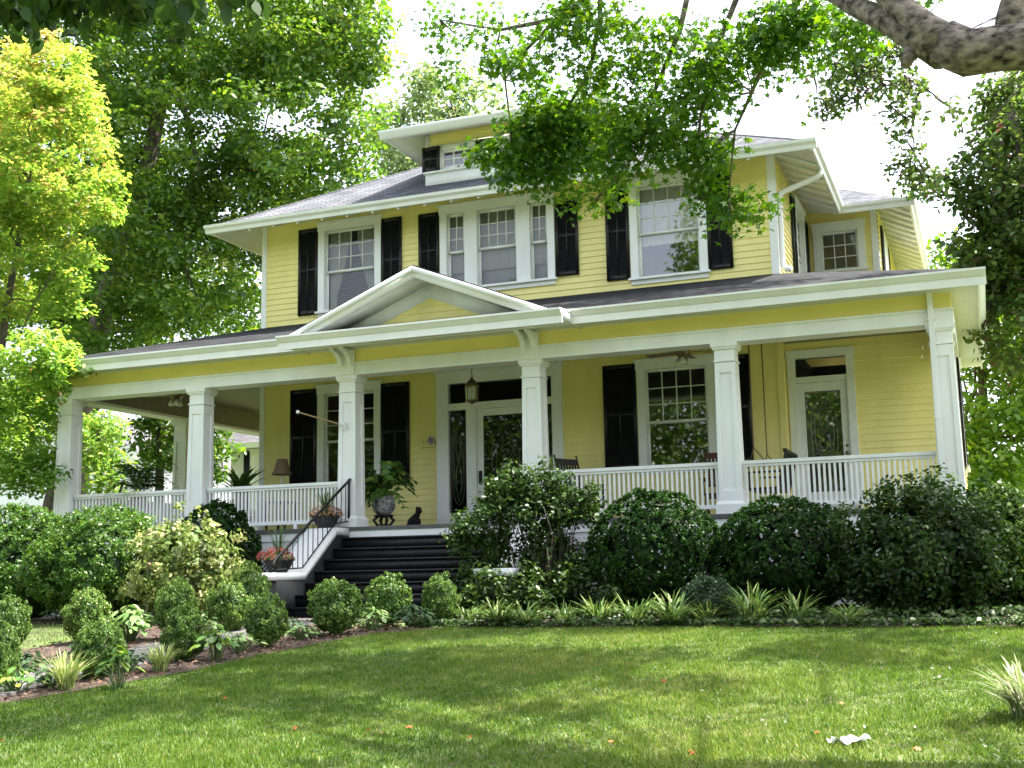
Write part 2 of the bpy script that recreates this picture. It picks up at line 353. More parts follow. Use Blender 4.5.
def bush_mesh(name, rx, ry, h, n, size, m, jit=.12, shape='diamond', rough=1.0, skirt=.5, up=.35, low=.04, bias=0, core=True):
    """bush of n small leaves on a bumpy mound that stands on z=0"""
    ph = [rng.normal(size=6)*1.0 for _ in range(3)]
    d = rdir(n); f = blob(d, ph, a=(.10*rough, .07*rough, .05*rough))
    r = f*(1-jit*2*rng.random(n)**1.4+jit*.35)
    zz = d[:, 2]
    wid = np.where(zz < 0, 1-(1-skirt)*np.abs(zz)**1.6*.9, 1.0)
    P = np.stack([d[:, 0]*rx*r*wid, d[:, 1]*ry*r*wid, low*h+(1-low)*h*np.where(zz < 0, .42+.42*zz, .42+.58*zz*r)], 1)
    P[:, 2] = np.maximum(P[:, 2], .01)
    N = d*.9+rdir(n)*.65+np.array([0, 0, up])
    rnd = np.clip(rng.normal(.45, .2, n)+.12*np.sin(7*(d@ph[0][:3]))+bias, 0, 1)
    return leaves(name, P, N, size*rng.uniform(.7, 1.3, n), m, shape, rnd=rnd)
def tuft_bush(name, rx, ry, h, k, per, size, spread, m, jit=.1, shape='diamond', rough=1.0, skirt=.5, low=.04, bias=0, up=.35, core=2500, boxy=0.0):
    """bush made of many small sprigs on a bumpy mound, over a darker core of larger leaves"""
    ph = [rng.normal(size=6) for _ in range(3)]
    def mound(d, rf):
        f = blob(d, ph, a=(.09*rough, .07*rough, .05*rough)); r = f*rf; zz = d[:, 2]
        w = np.where(zz < 0, 1-(1-skirt)*np.abs(zz)**1.6*.9, 1.0)
        if boxy: w = w*(1+boxy*(np.abs(zz) > .35)*np.minimum(1, np.abs(zz)-.2)*.5)
        P = np.stack([d[:, 0]*rx*r*w, d[:, 1]*ry*r*w, low*h+(1-low)*h*np.where(zz < 0, .42+.42*zz, .42+.58*zz*r)], 1)
        return P
    d = rdir(k); C = mound(d, 1-jit*1.6*rng.random(k)**1.3+jit*.3)
    n = k*per; dd = np.repeat(d, per, 0); o = rdir(n); o = unit(o+dd*.7)*(rng.random((n, 1))**.6)
    P = np.repeat(C, per, 0)+o*np.repeat(spread*rng.uniform(.65, 1.35, k), per)[:, None]
    tone = np.repeat(rng.normal(0, .11, k), per)
    N = dd*.5+rdir(n)*.8+np.array([0, 0, up])
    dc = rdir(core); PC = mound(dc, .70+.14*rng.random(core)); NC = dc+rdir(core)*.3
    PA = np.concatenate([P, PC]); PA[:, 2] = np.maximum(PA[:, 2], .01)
    rnd = np.clip(np.concatenate([rng.normal(.45+bias, .16, n)+tone, rng.normal(.15, .08, core)]), 0, 1)  # core leaves toned darker than the sprigs, inner shade put into their colour
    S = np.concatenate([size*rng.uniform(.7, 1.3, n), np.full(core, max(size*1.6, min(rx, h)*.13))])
    return leaves(name, PA, np.concatenate([N, NC]), S, m, shape, rnd=rnd)
def stems_mb(rx, ry, h, n, r=.012, start=.08):
    b = MB()
    for _ in range(n):
        a = random.uniform(0, 2*PI); q = random.uniform(.3, .85)
        b.tube(wobble((random.uniform(-start, start), random.uniform(-start, start), -.03), (math.cos(a)*rx*q, math.sin(a)*ry*q, h*random.uniform(.45, .85)), 4, .35), [r, r*.8, r*.65, r*.5, r*.25], 5)
    return b
def blades_mesh(name, n, base_r, L, w, bend, m, rows=4, center=(0, 0, 0), bias=0):
    az = rng.random(n)*2*PI; l = L*rng.uniform(.55, 1.1, n); bd = bend*rng.uniform(.35, 1.25, n)
    br = base_r*np.sqrt(rng.random(n)); ba = az+rng.normal(0, .8, n)
    b0 = np.stack([br*np.cos(ba), br*np.sin(ba), np.zeros(n)], 1)+np.array(center)
    dirv = np.stack([np.cos(az), np.sin(az), np.zeros(n)], 1); side = np.stack([-np.sin(az), np.cos(az), np.zeros(n)], 1)
    rowsP = []
    for i in range(rows+1):
        t = i/rows
        p = b0+dirv*(bd*l*(t**1.7))[:, None]; p[:, 2] += l*(t-.55*np.minimum(bd, 1.1)*t*t)
        ww = w*(1-.15*t)*(1 if i < rows else .12)*(.6 if i == 0 else 1)
        rowsP.append((p-side*ww/2, p+side*ww/2))
    quads = []
    for i in range(rows):
        a, b = rowsP[i]; c, d = rowsP[i+1]
        quads.append(np.stack([a, b, d, c], 1))
    V = np.stack(quads, 1).reshape(-1, 3)
    rv = np.clip(rng.normal(.5, .25, n)+bias, 0, 1); rnd = np.repeat(rv, rows)
    return poly_mesh(name, V, 4, m, rnd)
def ordn(i): return ['first', 'second', 'third', 'fourth', 'fifth', 'sixth', 'seventh', 'eighth', 'ninth', 'tenth', 'eleventh', 'twelfth', 'thirteenth', 'fourteenth'][i]

# ------------------------------------------------------------------ ground, path, beds
def ground_sheet():
    ys = [-400, -150, -60, -30, -24]+list(np.arange(-22, -3.1, .8))+[-3.2, -1, 2, 6, 12, 25, 60, 150, 500]
    xs = [-500, -150, -60, -30, -20, -14, -10, -6, -2, 2, 6, 12, 30, 80, 200, 500]
    v = [(x, y, GZ(y)) for y in ys for x in xs]; n = len(xs)
    f = [(j*n+i, j*n+i+1, (j+1)*n+i+1, (j+1)*n+i) for j in range(len(ys)-1) for i in range(n-1)]
    b = MB(); b.add(v, f); return b
M['ground'] = mat('lawn_soil_and_thatch', (.075, .105, .030), .95, var=.4, scale=2.2, bump=.5, bscale=30, dirt=(.075, .085, .03))
g = ground_sheet().build('ground', M['ground']); tag(g, 'mown green lawn sloping gently up to the house', kind='structure')
def drape(poly, name, m, lift, res=.25, jitter=0):
    """flat polygon (x,y) laid on the ground as a triangulated strip mesh: polygon split in y bands"""
    b = MB(); ys = sorted(set([p[1] for p in poly]+list(np.arange(min(p[1] for p in poly), max(p[1] for p in poly), res))))
    def span(y):
        xs = []
        for i in range(len(poly)):
            (x0, y0), (x1, y1) = poly[i], poly[(i+1) % len(poly)]
            if (y0 <= y < y1) or (y1 <= y < y0): xs.append(x0+(y-y0)/(y1-y0)*(x1-x0))
        return (min(xs), max(xs)) if len(xs) >= 2 else None
    prev = None
    for y in ys:
        for e in (1e-4, ):
            s = span(min(max(y, ys[0]+1e-4), ys[-1]-1e-4))
        if s and prev:
            (a0, a1, ya), (b0, b1) = prev, s
            b.poly([(a0, ya, GZ(ya)+lift), (a1, ya, GZ(ya)+lift), (b1, y, GZ(y)+lift), (b0, y, GZ(y)+lift)])
        if s: prev = (s[0], s[1], y)
    return b.build(name, m)
BED_EDGE = [(-8.35, -13.5), (-8.15, -11), (-8.0, -9.3), (-7.75, -8.5), (-7.45, -7.4), (-7.35, -6.2), (-7.2, -5.2), (-6.9, -4.4), (-6.3, -3.85)]
bed_right = BED_EDGE+[(-6.3, -2.5), (-8.2, -2.5), (-8.25, -13.5)]
o = drape([(-8.27, -13.5)]+[(x, y) for x, y in BED_EDGE]+[(-8.27, -3.85)], 'garden_bed', M['mulch'], .010); tag(o, 'brown bark mulch bed between the path and the lawn', kind='structure')
o = drape([(-10.9, -13.5), (-9.35, -13.5), (-9.35, -3.3), (-10.9, -3.3)], 'garden_bed', M['mulch'], .010); tag(o, 'brown bark mulch bed on the far side of the path', kind='structure')
o = drape([(-17.4, -3.2), (-6.25, -3.2), (-6.25, -.2), (-17.4, -.2)], 'garden_bed', M['mulch'], .014); tag(o, 'mulch bed along the foot of the porch', kind='structure')
o = drape([(-6.3, -3.82), (3.5, -3.82), (3.5, -.2), (-6.3, -.2)], 'garden_bed', M['mulch'], .018); tag(o, 'shaded planting bed along the front of the porch', kind='structure')
pb = MB()
ys = list(np.arange(-16, -2.2, 1.15))
for a, c in zip(ys[:-1], ys[1:]):
    c2 = c-.012
    za, zc = GZ(a), GZ(c2)
    pb.add([(-9.35, a, za-.05), (-8.27, a, za-.05), (-8.27, c2, zc-.05), (-9.35, c2, zc-.05), (-9.35, a, za+.035), (-8.27, a, za+.035), (-8.27, c2, zc+.035), (-9.35, c2, zc+.035)],
           [(4, 5, 6, 7), (0, 1, 5, 4), (1, 2, 6, 5), (2, 3, 7, 6), (3, 0, 4, 7)])
o = pb.build('path', M['path']); tag(o, 'pale concrete front walk leading to the steps', kind='structure')

# ------------------------------------------------------------------ the house
D = 2.75                       # main wall plane
XL, XR = -13.37, -3.0          # main block
house = empty('house', (-8.2, D, -1.42), 'large yellow clapboard house with white wraparound porch and black shutters', 'house')
def front(Y0): return lambda u, z, d: (u, Y0-d, z)
def right(X0): return lambda u, z, d: (X0+d, u, z)
def left(X0): return lambda u, z, d: (X0-d, -u, z)
FM = front(D)
def part(name, mb, m, parent=house, **k): return mb.build(name, M[m] if isinstance(m, str) else m, parent, **k)
def pieces(name, b, m='white2'):
    '''each loose piece of the collection becomes a part of its own'''
    par = list(range(len(b.v)))
    def find(i):
        while par[i] != i: par[i] = par[par[i]]; i = par[i]
        return i
    for f in b.f:
        for i in f[1:]: par[find(i)] = find(f[0])
    grp = {}
    for f in b.f: grp.setdefault(find(f[0]), []).append(f)
    for fs in grp.values():
        ids = sorted({i for f in fs for i in f}); mp = {i: k for k, i in enumerate(ids)}; q = MB(); q.add([b.v[i] for i in ids], [tuple(mp[i] for i in f) for f in fs]); part(name, q, m)
def siding(T, u0, u1, z0, z1, holes=(), expo=.1135, top=None):
    """lapped clapboards with openings; top(u) optionally limits the height (gables)"""
    b = MB(); k0 = math.floor(z0/expo)
    brk = sorted({z0, z1} | {h[i] for h in holes for i in (2, 3) if z0 < h[i] < z1} | {k*expo for k in range(k0, int(z1/expo)+2) if z0 < k*expo < z1})
    for za, zb in zip(brk[:-1], brk[1:]):
        if zb-za < 1e-4: continue
        row = math.floor((za+zb)/2/expo)*expo
        dep = lambda z: .019-.015*(z-row)/expo
        iv = [(u0, u1)]
        for h in holes:
            if h[2] < (za+zb)/2 < h[3]:
                iv = [q for (a, c) in iv for q in ((a, min(c, h[0])), (max(a, h[1]), c)) if q[1]-q[0] > 1e-4]
        seam = random.uniform(u0+.3, max(u0+.31, u1-.3)) if u1-u0 > 2 else None
        if seam and abs(zb-za) > .05: iv = [q for (a, c) in iv for q in (((a, seam-.0009), (seam+.0009, c)) if a+.1 < seam < c-.1 else ((a, c),))]
        for a, c in iv:
            a2, c2 = a, c
            if top: 
                a2, c2 = max(a, top((za+zb)/2)[0]), min(c, top((za+zb)/2)[1])
                if c2-a2 < .01: continue
            b.poly([T(a2, za, dep(za)), T(c2, za, dep(za)), T(c2, zb, dep(zb)), T(a2, zb, dep(zb))])
            if abs(za-row) < 1e-4: b.poly([T(a2, za, -.002), T(c2, za, -.002), T(c2, za, dep(za)), T(a2, za, dep(za))])
    return b
def casing(T, u0, u1, z0, z1, w=.14, wb=.12, wt=.15, mull=(), d=.045, sill=True):
    b = MB(); iw = w
    b.tbox(T, u0, u0+iw, z0+wb, z1-wt, -.12, d); b.tbox(T, u1-iw, u1, z0+wb, z1-wt, -.12, d)
    b.tbox(T, u0-.015, u1+.015, z1-wt, z1, -.12, d+.012)
    b.tbox(T, u0-.03, u1+.03, z1+.001, z1+.035, -.0, d+.045)
    b.tbox(T, u0, u1, z0, z0+wb-.04, -.12, d-.004)
    if sill: b.tbox(T, u0-.04, u1+.04, z0+wb-.039, z0+wb, -.12, d+.05)
    else: b.tbox(T, u0, u1, z0+wb-.039, z0+wb, -.12, d)
    for a, c in mull: b.tbox(T, a, c, z0+wb, z1-wt, -.12, d-.006)
    return b
def sash(parent, T, u0, u1, z0, z1, cols, rows, d, fr=.045, glass='glass', mun=.018, bot=None):
    b = MB(); bt = bot or fr
    b.tbox(T, u0, u0+fr, z0, z1, d-.035, d); b.tbox(T, u1-fr, u1, z0, z1, d-.035, d)
    b.tbox(T, u0+fr, u1-fr, z1-fr, z1, d-.035, d); b.tbox(T, u0+fr, u1-fr, z0, z0+bt, d-.035, d)
    a0, a1, b0, b1 = u0+fr, u1-fr, z0+bt, z1-fr
    for i in range(1, cols): c = a0+(a1-a0)*i/cols; b.tbox(T, c-mun/2, c+mun/2, b0, b1, d-.028, d-.004)
    for j in range(1, rows): c = b0+(b1-b0)*j/rows; b.tbox(T, a0, a1, c-mun/2, c+mun/2, d-.026, d-.006)
    s = b.build('sash', M['white'], parent, True)
    p = MB(); p.poly([T(a0, b0, d-.018), T(a1, b0, d-.018), T(a1, b1, d-.018), T(a0, b1, d-.018)])
    p.build('pane', M[glass], parent, True)
    return s
def curtain_mb(T, u0, u1, z0, z1, d, gather=None, amp=.02, per=.09):
    """cloth with folds; gather = (side, zt): tied back towards one side below zt"""
    b = MB(); n = max(8, int((u1-u0)/.02)); m = 10; V = []
    for j in range(m+1):
        t = j/m; z = z1+(z0-z1)*t
        for i in range(n+1):
            s = i/n
            if gather:
                k = min(1, t*1.25); w = 1-.62*k**1.5
                u = (u0+(u1-u0)*s*w) if gather == 'l' else (u1-(u1-u0)*(1-s)*w)
            else: u = u0+(u1-u0)*s
            V.append(T(u, z, d+amp*math.sin(2*PI*s*(u1-u0)/per+.4*t)))
    b.add(V, [(j*(n+1)+i, j*(n+1)+i+1, (j+1)*(n+1)+i+1, (j+1)*(n+1)+i) for j in range(m) for i in range(n)])
    return b
def blinds_mb(T, u0, u1, z0, z1, d):
    b = MB(); z = z0
    while z < z1: b.tbox(T, u0, u1, z, z+.007, d-.012, d+.012); z += .048
    return b
def shutter(T, u0, u1, z0, z1, d0=.022, label=None, split=.52, name='shutter', parent=house):
    b = MB(); s = .055; d1 = d0+.035
    b.tbox(T, u0, u0+s, z0, z1, d0, d1); b.tbox(T, u1-s, u1, z0, z1, d0, d1)
    zm = z0+(z1-z0)*split; c = (u0+u1)/2
    for a, e in ((z0, z0+.09), (zm-.035, zm+.035), (z1-.07, z1)): b.tbox(T, u0+s, u1-s, a, e, d0+.002, d1-.002)
    b.tbox(T, c-.012, c+.012, z0+.09, z1-.07, d1-.006, d1+.004)
    for a, e in ((z0+.09, zm-.035), (zm+.035, z1-.07)):
        n = int((e-a)/.042)
        for i in range(n):
            z = a+(e-a)*(i+.5)/n; h = .5*(e-a)/n
            P = [T(u0+s, z-h*.9, d1-.004), T(u1-s, z-h*.9, d1-.004), T(u1-s, z+h*1.0, d0+.006), T(u0+s, z+h*1.0, d0+.006)]
            b.poly(P); b.poly([T(u0+s, z-h*.9, d1-.004), T(u1-s, z-h*.9, d1-.004), T(u1-s, z-h*1.05, d1-.008), T(u0+s, z-h*1.05, d1-.008)])
    b.tbox(T, u0+s, u1-s, z0+.09, z1-.07, d0-.001, d0+.003)
    o = b.build(name, M['shutter'], parent, True)
    if label: o['label'] = label
    return o

# ---- openings (outer edge of the casings): u0, u1, z0, z1
UL = (-12.05, -10.64, 4.28, 6.19); UC = (-9.37, -7.04, 4.44, 6.19); UR = (-5.60, -4.20, 4.26, 6.21)
LL = (-12.04, -10.65, .80, 2.89); LR = (-5.57, -4.18, .86, 2.86); DR = (-9.47, -6.97, 0.0, 2.93)
def ho(w): return (w[0]+.03, w[1]-.03, w[2]+.02, w[3]-.03)
part('wall', siding(FM, XL+.11, XR-.11, 3.9, 6.5, [ho(UL), ho(UC), ho(UR)]), 'yellow')
part('wall', siding(FM, XL+.11, XR-.11, 0.0, 3.02, [ho(LL), ho(LR), ho(DR)]), 'yellow')
# hidden sides: side, back and inner floors keep the rooms dark
sd = MB(); sd.box(XL+.004, XL+.06, D+.025, 12.6, -1.42, 6.48); part('wall', sd, 'yellow')
sd = MB(); sd.box(XL, -1.62, 12.6, 12.66, -1.42, 6.5); sd.box(-2.9, -.34, 6.85, 6.9, -1.42, 3.0); part('wall', sd, 'yellow')
sd = MB(); sd.box(XL+.07, XR-.3, D+.02, 12.6, 3.2, 3.35); sd.box(XL+.07, XR-.1, D+.02, 12.6, 6.36, 6.42); sd.box(XL+.07, XR-.1, D+.16, 12.5, -.1, -.02)
sd.box(XL+.07, XR-.1, 5.9, 5.95, 0, 6.3); part('inner_floor', sd, 'inside')
# corner boards
for u0, u1, z0, z1 in ((XL, XL+.11, -.0, 3.02), (XL, XL+.11, 3.95, 6.52), (XR-.11, XR, 3.95, 6.52)):
    c = MB(); c.tbox(FM, u0, u1, z0, z1, -.02, .034); part('corner_board', c, 'white')
c = MB(); c.tbox(FM, XR-.11, XR, 0, 3.02, -.02, .030); part('corner_board', c, 'yellow')
TR = right(XR)
c = MB(); c.tbox(TR, D-.030, D+.09, 3.96, 6.49, .001, .026); part('corner_board', c, 'white')
# right side of main block (upper), window with shutters
sw = (4.95, 6.25, 4.3, 6.2)
part('wall', siding(TR, D+.09, 6.75, 3.7, 6.5, [ho(sw)]), 'yellow')
w = part('window', casing(TR, *sw), 'white'); w['label'] = 'narrow looking side window beside the downspout'
sash(w, TR, sw[0]+.14, sw[1]-.14, 5.2, sw[3]-.15, 3, 3, -.03); sash(w, TR, sw[0]+.14, sw[1]-.14, sw[2]+.12, 5.2, 1, 1, -.07)
shutter(TR, 4.5, 4.93, 4.35, 6.15); shutter(TR, 6.27, 6.70, 4.35, 6.15)

def dh_window(T, w, cols, rows, zm, label, glass='glass'):
    c = part('window', casing(T, *w), 'white'); c['label'] = label
    a, e = w[0]+.14, w[1]-.14
    sash(c, T, a, e, zm-.02, w[3]-.15, cols, rows, -.025, glass=glass); sash(c, T, a, e, w[2]+.12, zm+.022, 1, 1, -.064, glass=glass)
    return c
# upper left: 4x3 over 1, tied back curtains and blinds
w = dh_window(FM, UL, 4, 3, 5.2, 'upper window with tied back white curtains and blinds', 'dimglass')
curtain_mb(FM, UL[0]+.16, -11.42, UL[2]+.12, UL[3]-.16, -.16, 'l').build('curtain', M['curtain'], w, True)
curtain_mb(FM, -11.28, UL[1]-.16, UL[2]+.12, UL[3]-.16, -.16, 'r').build('curtain', M['curtain'], w, True)
blinds_mb(FM, UL[0]+.15, UL[1]-.15, UL[2]+.12, 5.75, -.21).build('blind', M['shade'], w, True)
s = MB(); s.tbox(FM, UL[0]+.15, UL[1]-.15, UL[2]+.1, UL[3]-.1, -.27, -.265); s.build('room_dark_sheet', M['shutter'], w, True)  # black sheet behind the blinds stands in for the unlit room
# upper triple window
mull = ((-8.86, -8.60), (-7.80, -7.53))
w = part('window', casing(FM, *UC, mull=mull), 'white'); w['label'] = 'triple upper window with pale shades drawn'
for a, e, c in ((UC[0]+.14, -8.86, 2), (-8.60, -7.80, 4), (-7.53, UC[1]-.14, 2)):
    sash(w, FM, a, e, 5.27, UC[3]-.15, c, 3, -.025, glass='dimglass'); sash(w, FM, a, e, UC[2]+.12, 5.312, 1, 1, -.064, glass='dimglass')
    curtain_mb(FM, a+.01, e-.01, 4.9, UC[3]-.15, -.15, amp=.012, per=.13).build('curtain', M['curtain'], w, True)
    s = MB(); s.tbox(FM, a, e, UC[2]+.12, 4.92, -.19, -.185); s.build('shade', M['shade'], w, True)
# upper right: large pane
w = dh_window(FM, UR, 4, 3, 5.19, 'large upper window reflecting trees and sky')
curtain_mb(FM, UR[0]+.16, UR[1]-.16, 5.0, UR[3]-.16, -.17, amp=.015, per=.12).build('curtain', M['curtain'], w, True)
# lower windows
w = dh_window(FM, LL, 3, 3, 1.80, 'porch window behind the left step column', 'dimglass')
w = dh_window(FM, LR, 4, 3, 1.77, 'porch window reflecting the green front garden')
# shutters
for q in ((-12.50, -12.06, 4.36, 6.13), (-10.63, -10.19, 4.36, 6.13), (-9.82, -9.39, 4.56, 6.11), (-7.02, -6.58, 4.57, 6.03), (-6.05, -5.62, 4.38, 6.13), (-4.19, -3.76, 4.38, 6.13)): shutter(FM, *q)
for q in ((-12.65, -12.06, .90, 2.86), (-10.64, -10.04, .90, 2.85), (-6.19, -5.59, .98, 2.83), (-4.17, -3.58, .98, 2.84)): shutter(FM, *q)

# ---- front door with sidelights and transom
b = MB(); dz = .0
for a, e in ((-9.47, -9.23), (-7.17, -6.97)): b.tbox(FM, a, e, 0, 2.93, -.12, .05)
b.tbox(FM, -9.23, -7.17, 2.74, 2.93, -.12, .046)
for a, e in ((-8.87, -8.67), (-7.46, -7.28)): b.tbox(FM, a, e, 0, 2.74, -.10, .035)
b.tbox(FM, -9.23, -8.87, 2.23, 2.36, -.10, .03); b.tbox(FM, -8.67, -7.46, 2.23, 2.36, -.10, .03); b.tbox(FM, -7.28, -7.17, 2.23, 2.36, -.10, .03)
for a, e in ((-9.23, -8.87), (-7.28, -7.17)): b.tbox(FM, a, e, .0, .32, -.10, .02)
b.tbox(FM, -9.5, -6.94, 2.931, 2.98, -.02, .09)
ent = part('door_surround', b, 'white')
def pane(T, u0, u1, z0, z1, d, m='darkglass', parent=None, name='pane'):
    p = MB(); p.poly([T(u0, z0, d), T(u1, z0, d), T(u1, z1, d), T(u0, z1, d)]); return p.build(name, M[m], parent, True)
def leaded(T, u0, u1, z0, z1, d, parent, kind=0, r=.0045):
    b = MB(); cu, cz = (u0+u1)/2, (z0+z1)/2; W, H = (u1-u0)/2, (z1-z0)/2
    def loop(pts): b.tube([T(u, z, d) for u, z in pts], r, 4)
    for sc in (.85, .62):
        loop([(cu+W*sc*math.sin(t)*(1+.15*math.cos(2*t)), cz+H*sc*math.cos(t)) for t in np.linspace(0, 2*PI, 21)])
    for s in (-1, 1):
        loop([(cu+s*W*.6*math.sin(PI*t)*math.cos(3*t), cz-H*.8+1.6*H*t) for t in np.linspace(0, 1, 15)])
        loop([(cu+s*W*.3*math.sin(2*PI*t), cz-H*.45+.9*H*t) for t in np.linspace(0, 1, 15)])
    return b.build('leaded_pattern', M['leadc'], parent, True)
M['chain'] = mat('rusty_chain', (.12, .08, .04), .5, metal=.4)
M['leadc'] = mat('lead_cames', (.16, .15, .14), .4, metal=.5)
for a, e, z0, z1 in ((-9.23, -8.87, 2.36, 2.74), (-8.67, -7.46, 2.36, 2.74), (-7.28, -7.17, 2.36, 2.74), (-9.23, -8.87, .32, 2.23), (-7.28, -7.17, .32, 2.23)): pane(FM, a, e, z0, z1, -.03, parent=ent)
leaded(FM, -9.23, -8.87, .32, 2.23, -.022, ent)
b = MB()
for a, e in ((-8.665, -8.545), (-7.585, -7.465)): b.tbox(FM, a, e, .02, 2.225, -.06, -.01)
b.tbox(FM, -8.545, -7.585, 2.10, 2.225, -.06, -.01); b.tbox(FM, -8.545, -7.585, .02, .28, -.06, -.01)
dr = part('door', b, 'white'); dr['label'] = 'white front door with a long dark glass pane'
pane(FM, -8.545, -7.585, .28, 2.10, -.035, parent=dr); leaded(FM, -8.5, -7.63, .35, 2.05, -.028, dr)
h = MB(); h.tbox(FM, -8.635, -8.575, .84, 1.08, -.01, .005); h.tube([FM(-8.605, .90, .005), FM(-8.605, .90, .05), FM(-8.605, .98, .06), FM(-8.605, 1.04, .05)], .012, 6); h.build('handle', M['iron'], dr, True)

c = MB(); c.box(XR-.02, XR, D+.021, 2.96, 0, 3.02); part('corner_board', c, 'yellow')
# ---- lower wing: wall with the side door
F2 = front(2.95); SD = (-2.97, -1.87, 0, 2.84)
part('wall', siding(F2, XR+.0, -.36, 0, 3.02, [ho(SD)]), 'yellow')
b = MB(); b.tbox(F2, SD[0], SD[0]+.13, 0, 2.72, -.1, .045); b.tbox(F2, SD[1]-.13, SD[1], 0, 2.72, -.1, .045); b.tbox(F2, SD[0]-.015, SD[1]+.015, 2.72, 2.86, -.1, .055)
b.tbox(F2, SD[0]+.13, SD[1]-.13, 2.30, 2.40, -.1, .03); sdr = part('door_surround', b, 'white2')
pane(F2, SD[0]+.13, SD[1]-.13, 2.40, 2.72, -.03, parent=sdr)
b = MB()
b.tbox(F2, -2.84, -2.715, .02, 2.295, -.06, -.01); b.tbox(F2, -2.125, -2.0, .02, 2.295, -.06, -.01); b.tbox(F2, -2.715, -2.125, 2.15, 2.295, -.06, -.01); b.tbox(F2, -2.715, -2.125, .02, .45, -.06, -.01)
dr = part('door', b, 'white2'); dr['label'] = 'white side door with leaded oval glass'
pane(F2, -2.715, -2.125, .45, 2.15, -.035, 'glass', parent=dr); leaded(F2, -2.715, -2.125, .75, 2.12, -.028, dr, r=.007)
h = MB(); h.lathe([(.001, 0), (.03, .005), (.035, .03), (.02, .045), (.001, .05)], (0, 0, 0), 10)
h.v = [F2(-2.06+x, 1.08+y, -.01+z) for x, y, z in h.v]; h.build('handle', M['brass'], dr, True)
h = MB(); h.lathe([(.001, 0), (.025, .003), (.025, .012), (.001, .014)], (0, 0, 0), 10); h.v = [F2(-2.06+x, 1.20+y, -.01+z) for x, y, z in h.v]; h.build('lock', M['brass'], dr, True)
# right wall of lower wing with a shuttered window
TW = right(-.30); rw = (4.6, 5.9, .8, 2.8)
part('wall', siding(TW, 3.06, 6.9, -.2, 3.0, [ho(rw)]), 'yellow')
c = MB(); c.box(-.41, -.27, 2.92, 3.06, -.2, 3.0); part('corner_board', c, 'white')
dh_window(TW, rw, 4, 3, 1.8, 'side window on the wing wall'); shutter(TW, 4.0, 4.58, .85, 2.75); shutter(TW, 5.92, 6.5, .85, 2.75)
b = MB(); b.box(-2.9, -.36, 5.6, 5.65, 0, 3); b.box(-2.9, -.36, 3.1, 5.6, -.05, -.01); b.box(-2.95, -2.9, 3.1, 5.6, 0, 3); part('inner_floor', b, 'inside')
b = MB(); b.box(XL+.07, -1.7, 2.96, 12.5, -1.42, -.21); b.box(-1.7, -.31, 2.96, 6.84, -1.42, -.21); part('foundation', b, 'foundation')

# ---- upper wing
F3 = front(6.75); WW = (-2.86, -1.85, 5.0, 6.08)
part('wall', siding(F3, -3.0, -1.72, 3.8, 6.5, [ho(WW)]), 'yellow')
c = MB(); c.tbox(F3, -1.72, -1.60, 3.8, 6.5, -.02, .03); part('corner_board', c, 'white')
w = part('window', casing(F3, *WW), 'white'); w['label'] = 'nine paned window on the upper wing'
sash(w, F3, WW[0]+.14, WW[1]-.14, WW[2]+.12, WW[3]-.15, 3, 3, -.03)
TW2 = right(-1.60)
part('wall', siding(TW2, 6.78, 12.6, 3.5, 6.5, []), 'yellow'); shutter(TW2, 7.3, 7.7, 4.4, 6.1); shutter(TW2, 8.9, 9.3, 4.4, 6.1)
b = MB(); b.tbox(TW2, 7.72, 8.88, 4.3, 6.15, .01, .05); part('window', b, 'white')
b = MB(); b.box(-2.95, -1.65, 7.6, 7.65, 3.5, 6.4); part('inner_wall', b, 'inside')

# ---- main roof: hip, flared at the eave
ZE = 6.2; S = .57
ex0, ex1, ey0, ey1 = -14.10, -2.25, 1.97, 13.4
t = (ex1-ex0)/2; ap = ((ex0+ex1)/2)
A, B2, C2, D2 = (ex0, ey0, ZE), (ex1, ey0, ZE), (ex1, ey1, ZE), (ex0, ey1, ZE)
tt = min(t, (ey1-ey0)/2); R1 = (ex0+tt, ey0+tt, ZE+S*tt); R2 = (ex1-tt, ey0+tt, ZE+S*tt)
b = MB()
for poly in ((A, B2, R2, R1), (B2, (ex1, 5.98, ZE), (ex1-2.56, 8.54, ZE+S*2.56), (ex1-2.56, ey1-2.56, ZE+S*2.56), R2), (C2, D2, R1, R2), (D2, A, R1)): b.slab(poly, .05)
part('roof', b, 'shingle')
b = MB()   # hip and ridge caps
for p, q in ((A, R1), (B2, R2), (R1, R2)): b.tube([Vector(p)-Vector((0, 0, .015)), Vector(q)-Vector((0, 0, .015))], .035, 6)
part('ridge_cap', b, 'shingle')
def eave(x0, x1, y, z, side='front', h=.15):
    """crowned gutter board along an eave"""
    prof = [(0, -h), (-.03, -h), (-.05, -h*.55), (-.10, -h*.25), (-.115, 0.015), (0, .015)]
    b = MB()
    if side == 'front': b.prism([(y+p, z+q) for p, q in prof], x0-.10, x1+.10, 'x')
    elif side == 'right': b.prism([(y-p, z+q) for p, q in prof], x0, x1, 'y')
    elif side == 'left': b.prism([(y+p, z+q) for p, q in prof], x0, x1, 'y')
    return b
part('gutter', eave(ex0, ex1, ey0, ZE, h=.14), 'white'); part('gutter', eave(ey0+.0, 5.97, ex1, ZE, 'right', .14), 'white'); part('gutter', eave(ey0+.0, ey1, ex0, ZE, 'left', .14), 'white')
